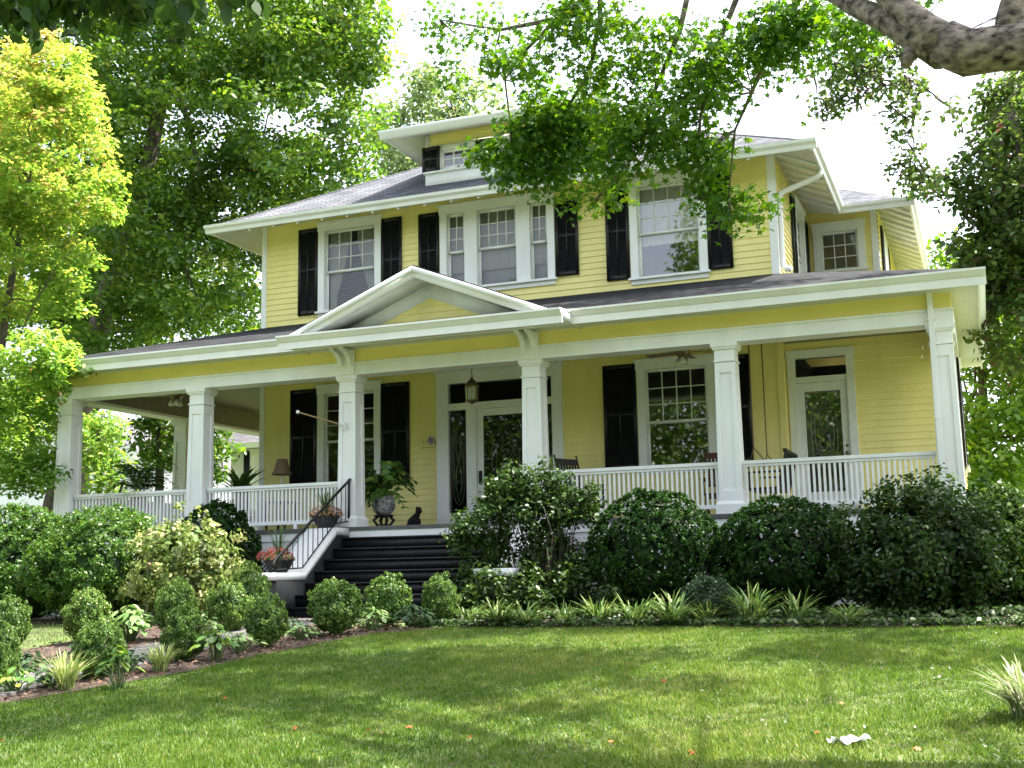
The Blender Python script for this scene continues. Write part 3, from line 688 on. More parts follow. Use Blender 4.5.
# sloping soffits (boards) and rafter tails
zs0, zs1 = 6.075, 6.40
b = MB()
b.slab([(ex0, ey0+.0, zs0), (ex1, ey0, zs0), (XR, D+.02, zs1), (XL, D+.02, zs1)], -.02)
b.slab([(ex1, ey0, zs0), (ex1, 5.98, zs0), (XR, 6.77, zs1), (XR, D+.02, zs1)], -.02)
b.slab([(ex0, ey1, zs0), (ex0, ey0, zs0), (XL, D+.02, zs1), (XL, ey1, zs1)], -.02)
part('soffit', b, 'soffit')
b = MB()
x = ex0+.35
while x < ex1-.2:
    xa = min(max(x, XL), XR)
    if XL <= x <= XR: b.add([(x-.025, ey0+.02, zs0-.05), (x+.025, ey0+.02, zs0-.05), (x+.025, D, zs1-.06), (x-.025, D, zs1-.06), (x-.025, ey0+.02, zs0-.002), (x+.025, ey0+.02, zs0-.002), (x+.025, D, zs1-.002), (x-.025, D, zs1-.002)], [(0, 1, 2, 3), (0, 4, 5, 1), (1, 5, 6, 2), (3, 7, 4, 0)])
    x += .55
y = ey0+.4
while y < 5.9:
    if y > D: b.add([(ex1-.02, y-.025, zs0-.05), (ex1-.02, y+.025, zs0-.05), (XR, y+.025, zs1-.06), (XR, y-.025, zs1-.06), (ex1-.02, y-.025, zs0-.002), (ex1-.02, y+.025, zs0-.002), (XR, y+.025, zs1-.002), (XR, y-.025, zs1-.002)], [(0, 1, 2, 3), (0, 4, 5, 1), (1, 5, 6, 2), (3, 7, 4, 0)])
    y += .45
b.tube([(ex1, ey0, zs0-.02), (XR, D, zs1-.02)], .03, 4); b.tube([(ex0, ey0, zs0-.02), (XL, D, zs1-.02)], .03, 4)
pieces('rafter_tail', b)
b = MB(); b.tube([(-2.25, 3.15, 6.05), (-2.27, 3.15, 5.98), (-2.36, 3.12, 5.92), (-2.85, 2.98, 5.72), (-2.93, 2.92, 5.66), (-2.945, 2.90, 5.55), (-2.945, 2.88, 4.40), (-2.92, 2.86, 4.32), (-2.80, 2.82, 4.27)], .052, 8)
part('downspout', b, 'white', smooth=True)

# ---- wing roof
b = MB(); wy = 5.98; wx = -.93; p1 = (-3.4, 8.54, ZE+S*2.56)
for poly in (((ex1, wy, ZE), (wx, wy, ZE), p1, (ex1-2.56, 8.54, ZE+S*2.56)), ((wx, wy, ZE), (wx, 13, ZE), (-3.4, 10.5, ZE+S*2.56), p1)): b.slab(poly, .05)
part('roof', b, 'shingle')
part('gutter', eave(-2.25, wx, wy, ZE, h=.14), 'white'); part('gutter', eave(wy, 12.6, wx, ZE, 'right', .14), 'white')
b = MB(); b.slab([(ex1, wy, zs0), (wx, wy, zs0), (-1.6, 6.77, zs1), (-3.0, 6.77, zs1)], -.02); b.slab([(wx, wy, zs0), (wx, 12.6, zs0), (-1.6, 12.6, zs1), (-1.6, 6.77, zs1)], -.02); part('soffit', b, 'soffit')
b = MB(); y = 6.4
while y < 12:
    b.add([(wx-.02, y-.025, zs0-.05), (wx-.02, y+.025, zs0-.05), (-1.6, y+.025, zs1-.06), (-1.6, y-.025, zs1-.06), (wx-.02, y-.025, zs0-.002), (wx-.02, y+.025, zs0-.002), (-1.6, y+.025, zs1-.002), (-1.6, y-.025, zs1-.002)], [(0, 1, 2, 3), (0, 4, 5, 1), (1, 5, 6, 2), (3, 7, 4, 0)]); y += .45
pieces('rafter_tail', b)

# ---- dormer
FD = front(2.98); dx0, dx1 = -9.78, -6.50; dzt = 7.80
dwin = [(-9.44, -8.70), (-7.60, -6.86)]
b = siding(FD, dx0+.1, dx1-.1, 7.48, 7.86, [])
dm = part('dormer', b, 'yellow')
b = MB(); b.tbox(FD, dx0, dx1, 6.70, 6.99, -.1, .03); b.tbox(FD, dx0-.03, dx1+.03, 6.99, 7.03, -.1, .07)
b.tbox(FD, dx0, dx0+.1, 7.03, 7.86, -.1, .03); b.tbox(FD, dx1-.1, dx1, 7.03, 7.86, -.1, .03)
b.tbox(FD, dx0+.1, dx1-.1, 7.44, 7.56, -.05, .034); b.tbox(FD, dx0+.1, dx1-.1, 7.03, 7.06, -.05, .03)
for a, e in ((dx0+.1, -9.44), (-8.70, -7.60), (-6.86, dx1-.1)): b.tbox(FD, a, e, 7.06, 7.44, -.05, .012)
b.build('trim', M['white'], dm, True)
b = MB(); b.box(dx0+.006, dx0+.05, 3.085, 6.5, 6.7, 7.86); b.box(dx1-.05, dx1-.006, 3.085, 6.5, 6.7, 7.86); b.box(dx0+.05, dx1-.05, 3.6, 3.65, 6.7, 7.8); b.build('side_wall', M['yellow'], dm, True)
for a, e in dwin:
    sash(dm, FD, a, e, 7.06, 7.44, 3, 2, .0, fr=.05, mun=.03)
for a, e in ((-9.83, -9.46), (-8.68, -8.34), (-7.96, -7.62), (-6.84, -6.47)): shutter(FD, a, e, 7.03, 7.53, d0=.036, parent=dm)
de = (-10.36, -5.92, 2.36); dzz = 7.74; ds = .40; dh = (de[1]-de[0])/2
b = MB(); P0, P1 = (de[0], de[2], dzz), (de[1], de[2], dzz); Q = (-8.14, de[2]+dh, dzz+ds*dh); E0, E1 = (de[0], 7, dzz), (de[1], 7, dzz); Q2 = (-8.14, 8, dzz+ds*dh)
for poly in ((P0, P1, Q), (P1, E1, Q2, Q), (E0, P0, Q, Q2)): b.slab(poly, .04)
b.build('roof', M['shingle'], dm, True)
for gb in (eave(de[0], de[1], de[2], dzz, h=.14), eave(de[2], 6, de[0], dzz, 'left', .14), eave(de[2], 6, de[1], dzz, 'right', .14)): gb.build('gutter', M['white'], dm, True)
b = MB(); b.slab([(de[0], de[2], 7.61), (de[1], de[2], 7.61), (dx1, 2.98, 7.80), (dx0, 2.98, 7.80)], -.02); b.slab([(de[0], 6, 7.61), (de[0], de[2], 7.61), (dx0, 2.98, 7.80), (dx0, 6, 7.80)], -.02); b.slab([(de[1], de[2], 7.61), (de[1], 6, 7.61), (dx1, 6, 7.80), (dx1, 2.98, 7.80)], -.02)
b.build('soffit', M['soffit'], dm, True)
b = MB(); b.lathe([(.07, -.1), (.07, .08), (.12, .10), (.12, .14), (.06, .22), (.001, .25)], (-8.14, 4.6, dzz+ds*dh+.02), 12); b.build('finial', M['redwood'], dm, True)

# ------------------------------------------------------------------ porch
PX0, PX1 = -16.05, -.22
b = MB(); b.box(PX0-.06, PX1+.06, -.10, D-.02, -.06, 0.0); b.box(PX0-.06, XL-.01, D-.02, 8.6, -.06, 0.0); b.box(XR+.02, PX1, D-.02, 2.94, -.06, 0); part('porch_floor', b, 'porchfloor')
b = MB(); b.box(PX0-.03, -9.75, -.07, -.02, -.20, -.061); b.box(-9.75, -6.6, -.085, -.02, -.178, -.061); b.box(-6.6, PX1+.03, -.07, -.02, -.20, -.061)
b.box(PX0-.03, -10.32, -.05, -.01, -.38, -.205); b.box(-6.04, PX1+.03, -.05, -.01, -.38, -.205)
b.box(PX0-.04, PX0+.02, -.02, 8.6, -.38, -.061); part('porch_skirt', b, 'white')
# lattice on the left, painted foundation on the right
def lattice(x0, x1, y, z0, z1, st=.085, w=.03):
    b = MB(); k = -int((z1-z0)/st)-1
    n = int((x1-x0)/st)
    for i in range(-int((z1-z0)/st), n+1):
        for s in (0, 1):
            xa = x0+i*st; xb = xa+(z1-z0)
            za, zb = (z0, z1) if s == 0 else (z1, z0)
            f0 = max(0, (x0-xa)/(xb-xa)); f1 = min(1, (x1-xa)/(xb-xa))
            if f1-f0 < .02: continue
            p = (xa+(xb-xa)*f0, za+(zb-za)*f0); q = (xa+(xb-xa)*f1, za+(zb-za)*f1)
            d = .006*s
            b.add([(p[0]-w/2, y+d, p[1]), (p[0]+w/2, y+d, p[1]), (q[0]+w/2, y+d, q[1]), (q[0]-w/2, y+d, q[1])], [(0, 1, 2, 3)])
    return b
for a, e in ((PX0+.4, -13.2), (-12.7, -10.32)): part('lattice', lattice(a, e, -.02, -1.42, -.39), 'white2')
b = MB()
for x in (-15.85, -12.93, -9.85): b.box(x-.22, x+.22, 0.0, .4, -1.42, -.385)
b.box(-6.04, PX1, .0, .12, -1.42, -.385); pieces('foundation', b, 'foundation')
b = MB(); b.box(PX0+.05, -9.9, 1.2, 1.25, -1.42, -.1); part('inner_wall', b, 'inside')

def column(x0, x1, y0=0.0, name='porch_column'):
    cx, cy, w = (x0+x1)/2, y0+.165, x1-x0
    b = MB(); z1 = 2.55
    wb, wt = w*1.04, w*.93
    b.taper(cx, cy, .0, .14, w*1.28, w*1.28); b.taper(cx, cy, .141, .19, w*1.28, w*1.08)
    def W(z): return wb+(wt-wb)*(z-.19)/(2.2-.19)
    b.taper(cx, cy, .191, 2.45, W(.19)-.046, W(2.3)-.046)
    for sx, sy in ((0, -1), (1, 0), (-1, 0)):        # raised stiles and rails round sunk panels
        for (ua, ub, za, zb) in ((-.5, -.28, .191, 2.26), (.28, .5, .191, 2.26), (-.28, .28, .191, .34), (-.28, .28, 2.10, 2.26)):
            P = []
            for z in (za, zb):
                h = W(z)/2
                for u in (ua, ub):
                    for dd in (h-.024, h):
                        lim = h*2*u
                        lim = max(-h+.0005, min(h-.0005, lim))
                        if sy: P.append((cx+lim, cy-dd, z))
                        else: P.append((cx+sx*dd, cy+lim*.998, z))
            b.add(P, [(0, 2, 6, 4), (1, 3, 7, 5), (0, 1, 5, 4), (2, 3, 7, 6), (4, 5, 7, 6), (0, 1, 3, 2)])
    b.taper(cx, cy, 2.265, 2.29, wt+.035, wt+.035); b.taper(cx, cy, 2.291, 2.45, wt-.005, wt-.005); b.taper(cx, cy, 2.451, 2.49, wt+.04, wt+.07); b.taper(cx, cy, 2.491, 2.549, wt+.09, wt+.09)
    return part(name, b, 'white')
for a, e in ((-16.01, -15.68), (-13.07, -12.74), (-10.03, -9.70), (-6.72, -6.39), (-3.63, -3.30), (-.57, -.24)): column(a, e)
column(-16.01, -15.68, 3.45); column(-16.01, -15.68, 6.9)
# beam, frieze
b = MB(); b.box(PX0, PX1, -.015, .345, 2.55, 2.765); b.box(PX0, -15.66, .345, 8.6, 2.55, 2.765); b.box(-.57, PX1, .345, 3.0, 2.55, 2.765)
b.box(PX0-.02, PX1+.02, -.035, -.0151, 2.735, 2.768); part('porch_beam', b, 'white')
b = MB(); b.box(PX0+.02, PX1-.02, 0.0, .33, 2.766, 3.02); b.box(PX0+.02, -15.7, .33, 8.6, 2.766, 3.02); b.box(-.55, PX1-.02, .33, 3.0, 2.766, 3.02); part('porch_frieze', b, 'yellow2')
b = MB(); b.prism([(-.0, 2.985), (-.02, 2.985), (-.07, 3.03), (-.07, 3.05), (0, 3.05)], PX0-.02, PX1+.02, 'x'); part('crown_moulding', b, 'white')
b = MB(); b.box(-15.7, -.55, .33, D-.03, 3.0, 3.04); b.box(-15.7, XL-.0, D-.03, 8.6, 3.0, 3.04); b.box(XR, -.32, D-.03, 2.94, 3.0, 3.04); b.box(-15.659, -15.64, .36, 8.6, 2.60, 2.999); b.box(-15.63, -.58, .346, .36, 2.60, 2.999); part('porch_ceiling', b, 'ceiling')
# eave: soffit boards, fascia and gutter board
EX0, EX1, EY = -16.50, .12, -.45; PZ = 3.165; PS = .31
b = MB(); b.box(EX0, EX1, EY, 0.0, 2.99, 3.015); b.box(EX0, PX0+.03, 0.0, 8.6, 2.99, 3.015); b.box(PX1-.03, EX1, 0.0, 7.0, 2.99, 3.015)
xx = EX0+.1
part('porch_soffit', b, 'soffit')
b = MB()
for k in range(5): b.box(EX1-.32+.08*k, EX1-.314+.08*k, EY, 7.0, 2.986, 2.9895)
part('soffit_beads', b, 'white2')
def peave(x0, x1, y, z, side='front', ends=.12):
    prof = [(0, -.21), (-.025, -.21), (-.025, -.10), (-.05, -.085), (-.10, -.03), (-.115, -.02), (-.115, .01), (0, .01)]
    b = MB()
    if side == 'front': b.prism([(y+p, z+q) for p, q in prof], x0-ends, x1+ends, 'x')
    else:
        s = 1 if side == 'right' else -1
        b.prism([(y-s*p, z+q) for p, q in prof], x0, x1, 'y')
    return b
part('porch_fascia', peave(EX0, EX1, EY, PZ), 'white'); part('porch_fascia', peave(EY+.001, 7.1, EX1, PZ, 'right'), 'white'); part('porch_fascia', peave(EY+.001, 8.6, EX0, PZ, 'left'), 'white')
b = MB(); z2 = PZ+.03
def pr(x, y, dz): return (x, y, z2+dz*PS)
e = .09
b.slab([pr(EX0-e, EY-e, -e), pr(EX1+e, EY-e, -e), pr(XR+.0, D, 3.24), pr(XL, D, 3.24)], .03)
b.slab([pr(EX0-e, 8.6, -e), pr(EX0-e, EY-e, -e), pr(XL, D, 3.24), pr(XL, 8.6, 3.24)], .03)
b.slab([pr(EX1+e, EY-e, -e), pr(EX1+e, 7.1, -e), pr(XR, 7.1, 3.24), pr(XR, D, 3.24)], .03)
part('porch_roof', b, 'shadeshingle')
# railings
def railing(p, q, axis='x', at_y=.165):
    b = MB(); pr_ = .78
    if axis == 'x':
        b.box(p, q, at_y-.05, at_y+.05, pr_-.05, pr_); b.box(p, q, at_y-.03, at_y+.03, pr_-.09, pr_-.051); b.box(p, q, at_y-.025, at_y+.025, .09, .15)
        n = int((q-p)/.074)
        for i in range(n): x = p+(q-p)*(i+.5)/n; b.box(x-.0165, x+.0165, at_y-.0165, at_y+.0165, .15, pr_-.09)
        for f in (.33, .67): x = p+(q-p)*f; b.box(x-.03, x+.03, at_y-.03, at_y+.03, 0, .089)
    else:
        b.box(at_y-.05, at_y+.05, p, q, pr_-.05, pr_); b.box(at_y-.03, at_y+.03, p, q, pr_-.09, pr_-.051); b.box(at_y-.025, at_y+.025, p, q, .09, .15)
        n = int((q-p)/.074)
        for i in range(n): x = p+(q-p)*(i+.5)/n; b.box(at_y-.0165, at_y+.0165, x-.0165, x+.0165, .15, pr_-.09)
    return part('railing', b, 'white')
for a, e_ in ((-15.66, -13.09), (-12.72, -10.05), (-6.37, -3.65), (-3.28, -.59)): railing(a, e_)
railing(.36, 3.43, 'y', -15.85); railing(3.82, 6.88, 'y', -15.85)
# brackets over the step columns
def bracket(cx):
    b = MB()
    for u0, u1 in ((cx-.13, cx-.05), (cx+.05, cx+.13)):
        prof = [(-.015, 2.70), (-.09, 2.70), (-.11, 2.78), (-.135, 2.83), (-.24, 2.90), (-.38, 2.93), (-.38, 2.963), (-.015, 2.963)]
        b.prism(prof, u0, u1, 'x')
    b.prism([(-.015, 2.55), (-.05, 2.55), (-.05, 2.985), (-.015, 2.985)], cx-.16, cx+.16, 'x')
    return part('bracket', b, 'white')
bracket(-9.865); bracket(-6.555)
# portico pediment over the steps
gx0, gx1, gy = -10.62, -5.68, -.92; gz = 3.10; gc = (gx0+gx1)/2; apz = 4.03
b = peave(gx0, gx1, gy, gz, ends=.0)
port = part('portico', b, 'white')
b = MB(); b.box(gx0+.031, gx1-.031, gy+.0, -.40, 2.965, 2.985); b.box(gx0, gx0+.03, gy-.0, -.0, 2.966, 3.088); b.box(gx1-.03, gx1, gy-.0, -.0, 2.966, 3.088); b.slab([(gx0, gy, 3.112), (gx1, gy, 3.112), (gx1, .02, 3.20), (gx0, .02, 3.20)], .02)
b.build('ledge', M['white'], port, True)
rs = (apz-.04-gz)/2.2
def rake(y0, y1, h0, h1, cut=0.0):
    """raking board both sides; h = offsets below the roof line"""
    b = MB()
    for s in (-1, 1):
        xe = gc+s*(2.24-cut); xa = gc
        zt = lambda x: apz-abs(x-gc)*rs
        b.add([(xe, y0, zt(xe)-h0), (xa, y0, zt(xa)-h0), (xa, y0, zt(xa)-h1), (xe, y0, zt(xe)-h1), (xe, y1, zt(xe)-h0), (xa, y1, zt(xa)-h0), (xa, y1, zt(xa)-h1), (xe, y1, zt(xe)-h1)],
              [(0, 1, 2, 3), (7, 6, 5, 4), (0, 4, 5, 1), (3, 2, 6, 7), (0, 3, 7, 4), (1, 5, 6, 2)])
    return b
rb = rake(gy-.02, gy+.06, 0, .17); b2 = rake(gy-.07, gy-.021, 0.0, .08); rb.add(b2.v, b2.f); rb.build('rake_board', M['white'], port, True)
rake(gy+.061, -.29, .13, .15).build('soffit', M['soffit'], port, True)
rake(-.34, -.30, .0, .38, .50).build('inner_rake', M['white2'], port, True)
rake(gy-.05, 2.70, -.022, -.001).build('roof', M['shadeshingle'], port, True)
hz = lambda z: (gc-(apz-.16-z)/rs, gc+(apz-.16-z)/rs)
siding(front(-.31), gx0+.3, gx1-.3, 3.15, apz-.16, top=hz).build('tympanum', M['yellow'], port, True)
b = MB(); b.prism([(gx0+.4, 3.1), (gx1-.4, 3.1), (gc, apz-.2)], -.295, -.2, 'y'); b.build('backing', M['yellow'], port, True)
# downspout in front of the corner column
b = MB(); b.box(-.55, -.475, -.10, -.02, -1.3, 2.99); b.box(-.56, -.465, -.105, -.018, 1.2, 1.24); b.box(-.56, -.465, -.105, -.018, 2.6, 2.64); part('downspout', b, 'white')

# ------------------------------------------------------------------ front steps
st = empty('front_steps', (-8.2, -1.2, -1.42), 'wide dark painted steps up to the front porch between white cheek walls', 'steps')
for k in range(1, 8):
    b = MB(); z = -.178*k
    b.box(-9.745, -6.605, -.09-.28*k+.03, -.09-.28*(k-1)+.03, z-.178 if k < 7 else -1.42, z-.03); b.box(-9.745, -6.605, -.09-.28*k, -.09-.28*(k-1)+.02, z-.0295, z)
    b.build('step', M['step'], st, True)
b = MB()
M['stepbase'] = M['step']
for x0, x1 in ((-10.30, -9.75), (-6.60, -6.05)):
    b = MB(); b.prism([(-.11, -.02), (-.50, -.02), (-1.45, -.73), (-2.30, -.73), (-2.30, -.84), (-1.47, -.84), (-.50, -.14), (-.11, -.14)], x0, x1, 'x')
    ck = b.build('cheek_wall', M['white'], st, True)
    b = MB(); b.prism([(-.11, -.14), (-.50, -.14), (-1.46, -.841), (-2.27, -.841), (-2.27, -1.42), (-.11, -1.42)], x0+.02, x1-.005, 'x'); b.build('cheek_base', M['step'], ck, True)
# iron handrail
hr = empty('iron_handrail', (-9.77, -1.1, -.7), 'black iron handrail on the left side of the steps', 'handrail')
b = MB(); X = -9.80
top = [(X, .32, .80), (X, .05, .80), (X, -.02, .78)]+[(X, -.02-2.22*t, .78-1.33*t) for t in (.25, .5, .75, 1)]+[(X, -2.28, -.60), (X, -2.30, -.66)]
b.tube(top, .024, 6); bottom = [(X, -.05, .10), (X, -.50, .04), (X, -1.47, -.66), (X, -2.25, -.69)]
b.tube(bottom, .012, 5)
b.build('top_rail', M['iron'], hr, True)
b = MB()
def topz(y): return .78-1.33*(-.02-y)/2.22
def botz(y): return .10-.06*(-.05-y)/.45 if y > -.5 else (.04-.70*(-.5-y)/.97 if y > -1.47 else -.66-.03*(-1.47-y)/.78)
for i in range(15):
    y = -.14-2.05*i/14; b.tube([(X, y, botz(y)), (X, y, topz(y))], .008, 5)
b.build('balusters', M['iron'], hr, True)
for y, z0, z1 in ((.30, 0, .80), (-.03, 0, .80), (-2.24, -.73, -.55)):
    b = MB(); b.box(X-.016, X+.016, y-.016, y+.016, z0, z1); b.build('post', M['iron'], hr, True)

# ------------------------------------------------------------------ things on and around the porch
def lantern(x, y):
    t = empty('hanging_lantern', (x, y, 2.10), 'aged brass hanging lantern in front of the entrance', 'lantern')
    b = MB(); b.tube([(0, 0, .52), (0, 0, .90)], .009, 5); b.lathe([(.001, .86), (.06, .86), (.06, .90), (.001, .90)], n=10); b.tube([(.022*math.cos(a), 0, .50+.03*math.sin(a)) for a in np.linspace(0, 2*PI, 9)], .006, 4); b.build('chain', M['brass'], t, world=False)
    b = MB(); b.lathe([(.02, .48), (.03, .44), (.06, .42), (.10, .37), (.13, .33), (.13, .31), (.001, .31)], n=8); b.lathe([(.001, .0), (.03, .02), (.09, .05), (.115, .06), (.115, .08), (.001, .08)], n=8)
    for k in range(8):
        a = 2*PI*(k+.5)/8; b.tube([(.108*math.cos(a), .108*math.sin(a), .07), (.118*math.cos(a), .118*math.sin(a), .32)], .007, 4)
    b.build('frame', M['brass'], t, world=False)
    b = MB(); b.lathe([(.098, .08), (.106, .31)], n=8); b.f = b.f[:8]; b.build('glass', M['glass'], t, world=False)
    b = MB(); b.lathe([(.012, .08), (.012, .16), (.02, .18), (.001, .23)], n=8); b.build('candle_bulb', M['white2'], t, world=False)
lantern(-8.13, 1.3)
def fan(x, y, label, rz):
    t = empty('ceiling_fan', (x, y, 2.55), label, 'ceiling fan', rz=rz)
    b = MB(); b.lathe([(.001, .45), (.07, .45), (.05, .39), (.015, .38), (.015, .27), (.001, .26)], n=14); b.build('downrod', M['white2'], t, world=False, smooth=True)
    b = MB(); b.lathe([(.001, .27), (.07, .26), (.13, .22), (.13, .15), (.08, .11), (.06, .06), (.001, .06)], n=16); b.build('motor', M['brass'], t, world=False, smooth=True)
    for k in range(5):
        a = 2*PI*k/5; b = MB(); c, s = math.cos(a), math.sin(a)
        P = [(.14, -.03, .17), (.25, -.06, .175), (.66, -.075, .175), (.70, 0, .19), (.66, .075, .20), (.25, .06, .19), (.14, .03, .18)]
        P = [(p[0]*c-p[1]*s, p[0]*s+p[1]*c, p[2]) for p in P]; b.slab(P, .012); b.build('blade', M['fanblade'], t, world=False)
    b = MB()
    for k in range(3):
        a = 2*PI*k/3+.4; c, s = math.cos(a)*.09, math.sin(a)*.09
        b.lathe([(.02, .08), (.035, .05), (.055, .02), (.06, -.02), (.05, -.03), (.001, -.03)], (c, s, 0), 10)
    b.build('light_shades', M['white2'], t, world=False, smooth=True)
M['fanblade'] = mat('fan_blade_wood', (.22, .19, .15), .5)
fan(-4.42, 1.4, 'ceiling fan under the porch before the reflecting window', .3); fan(-14.4, 1.4, 'ceiling fan at the open left end of the porch', .9)
# flag pole on the left step column
t = empty('flag_pole', (-9.90, -.02, 1.70), 'bare wooden flag pole with a white ball slanting from the left step column', 'flag pole')
b = MB(); b.tube([(0, 0, 0), (-.53, -.58, .19)], [.014, .012], 7); b.build('pole', M['wood'], t, world=False)
b = MB(); c = Vector((-.54, -.59, .195)); b.lathe([(.001, -.03), (.02, -.024), (.03, 0), (.02, .024), (.001, .03)], c, 10); b.build('ball', M['white'], t, world=False, smooth=True)
b = MB(); b.box(-.025, .025, -.02, .02, -.06, .05); b.tube([(0, -.01, 0), (-.06, -.07, .02)], .022, 8); b.build('bracket', M['white2'], t, world=False)
# table lamp and table
t = empty('table_lamp', (-12.38, 2.0, .62), 'table lamp with a brown bell shade on the left porch', 'lamp')
b = MB(); b.lathe([(.001, 0), (.09, 0), (.09, .02), (.02, .04), (.016, .52), (.001, .53)], n=12); b.build('base', M['white2'], t, world=False, smooth=True)
b = MB(); b.lathe([(.20, .51), (.15, .60), (.10, .81)], n=18); b.f = b.f[:36]; b.build('lamp_shade', M['lamp'], t, world=False, smooth=True)
t = empty('side_table', (-12.38, 2.0, 0), 'small dark side table under the porch lamp', 'table')
b = MB(); b.box(-.24, .24, -.24, .24, .59, .62); b.build('tabletop', M['blackwood'], t, world=False)
for sx in (-1, 1):
    for sy in (-1, 1): b = MB(); b.box(sx*.2-.018, sx*.2+.018, sy*.2-.018, sy*.2+.018, 0, .589); b.build('leg', M['blackwood'], t, world=False)
# planter on a stand with a trailing plant
t = empty('plant_stand', (-9.69, 1.0, 0), 'dark carved stand holding the patterned planter', 'plant stand')
b = MB(); b.lathe([(.001, .20), (.15, .20), (.17, .22), (.17, .24), (.001, .24)], n=12); b.build('stand_top', M['blackwood'], t, world=False)
for k in range(4):
    a = PI/4+k*PI/2; c, s = math.cos(a), math.sin(a); b = MB(); b.tube([(.12*c, .12*s, .20), (.18*c, .18*s, .15), (.13*c, .13*s, .08), (.12*c, .12*s, .05), (.17*c, .17*s, .0)], [.028, .03, .022, .018, .022], 6); b.build('leg', M['blackwood'], t, world=False)
b = MB(); b.tube([(.12*math.cos(a), .12*math.sin(a), .07) for a in np.linspace(0, 2*PI, 13)], .010, 5); b.build('stretcher', M['blackwood'], t, world=False)
t = empty('planter', (-9.69, 1.0, .24), 'mottled grey ceramic planter on the dark stand', 'planter')
b = MB(); b.lathe([(.001, 0), (.11, 0), (.17, .06), (.21, .16), (.20, .25), (.17, .30), (.185, .32), (.185, .34), (.15, .335), (.14, .29), (.001, .285)], n=20); b.build('pot', M['ceramic'], t, world=False, smooth=True)
b = MB()
for k in range(9): a = 2*PI*k/9; b.lathe([(.001, -.018), (.016, -.01), (.018, 0), (.016, .01), (.001, .018)], (.186*math.cos(a), .186*math.sin(a), .31), 6)
b.build('rim_beads', M['white2'], t, world=False)
def trailing(n, R_, H_, name='plant'):
    P = []; N = []; T = []; S = []; st = MB()
    for _ in range(n):
        a = random.uniform(0, 2*PI); L = random.uniform(.5, 1.1); hh = random.uniform(.02, 1)
        pts = []
        for i in range(9):
            t_ = i/8; pts.append(Vector((math.cos(a)*R_*L*t_**1.2, math.sin(a)*R_*L*t_**1.2, H_*hh*math.sin(min(1, t_*1.25)*PI*.62)*1.1-.45*L*R_*t_**3)))
        st.tube(pts, .006, 4)
        for i in range(2, 9):
            for s in (-1, 1):
                d = (pts[i]-pts[i-1]).normalized(); sd_ = d.cross(Vector((0, 0, 1))); q = pts[i]+sd_*s*.05
                P.append(q); T.append(sd_*s+d*.5+Vector((0, 0, -.4))); N.append(Vector((math.cos(a)*.5, math.sin(a)*.5-.3, .8))+Vector(rdir(1)[0])*.5); S.append(random.uniform(.10, .21))
    return P, N, T, S, st
t = empty('trailing_plant', (-9.69, 1.0, .55), 'broad leaved trailing house plant growing in the grey planter', 'plant')
P, N, T, S, s_ = trailing(30, .64, .62); s_.build('stems', M['stem'], t, world=False)
for _ in range(4): pass
link('foliage', leaves('foliage', P, N, S, M['lf_house'], 'oval', T=np.array(T), aspect=1.0), t)
# cat
t = MB()
t.tube([(.12, 0, .02), (.13, 0, .08), (.10, 0, .15), (.04, 0, .21), (.0, 0, .255), (-.02, 0, .29), (-.035, 0, .315)], [.05, .082, .085, .066, .05, .04, .03], 12)
t.lathe([(.001, -.055), (.035, -.045), (.056, -.01), (.052, .025), (.03, .05), (.001, .056)], (-.035, 0, .325), 12)
t.tube([(-.08, 0, .31), (-.10, 0, .30)], [.03, .018], 8)
for s in (-1, 1):
    t.tube([(-.01, s*.03, .19), (-.02, s*.035, .10), (-.025, s*.035, .012), (-.065, s*.035, .012)], [.034, .024, .019, .016], 8)
    t.tube([(.10, s*.06, .09), (.04, s*.075, .05), (.01, s*.07, .018), (-.03, s*.07, .016)], [.05, .042, .024, .018], 8)
    t.tube([(-.028, s*.03, .355), (-.024, s*.038, .405)], [.022, .002], 6)
t.tube([(.19, 0, .04), (.24, .05, .025), (.20, .13, .02), (.10, .15, .018), (.04, .14, .016)], [.022, .02, .018, .016, .01], 8)
c = t.build('cat', M['fur'], None, smooth=True, loc=(-9.66, 2.25, .0)); tag(c, 'black cat sitting on the porch floor beside the front door', 'cat'); c.rotation_euler.z = PI-.3; c.scale = (1.12, 1.12, 1.12)
rm = c.modifiers.new('skin', 'REMESH'); rm.mode = 'VOXEL'; rm.voxel_size = .009; rm.use_smooth_shade = True
# wall ornament
t = empty('wall_ornament', (-9.53, 2.70, 1.62), 'small wall bracket with violet and white blossom beside the front door', 'ornament')
b = MB(); b.tube([(.05, 0, 0), (.02, -.05, .02), (.0, -.08, .05)], .006, 5); b.tube([(-.26, -.02, -.06), (.06, -.02, -.06)], .004, 4); b.tube([(-.2, -.02, .02), (-.2, -.02, .08)], .004, 4); b.build('wire', M['iron'], t, world=False)
P = rng.normal(0, .035, (60, 3))+np.array([-.02, -.07, .07]); link('blossom', leaves('blossom', P, rdir(60), .045, leafmat('violet_petals', [(0, (.20, .10, .32)), (.55, (.35, .25, .5)), (1, (.75, .72, .78))], .2, .05), 'oval'), t)
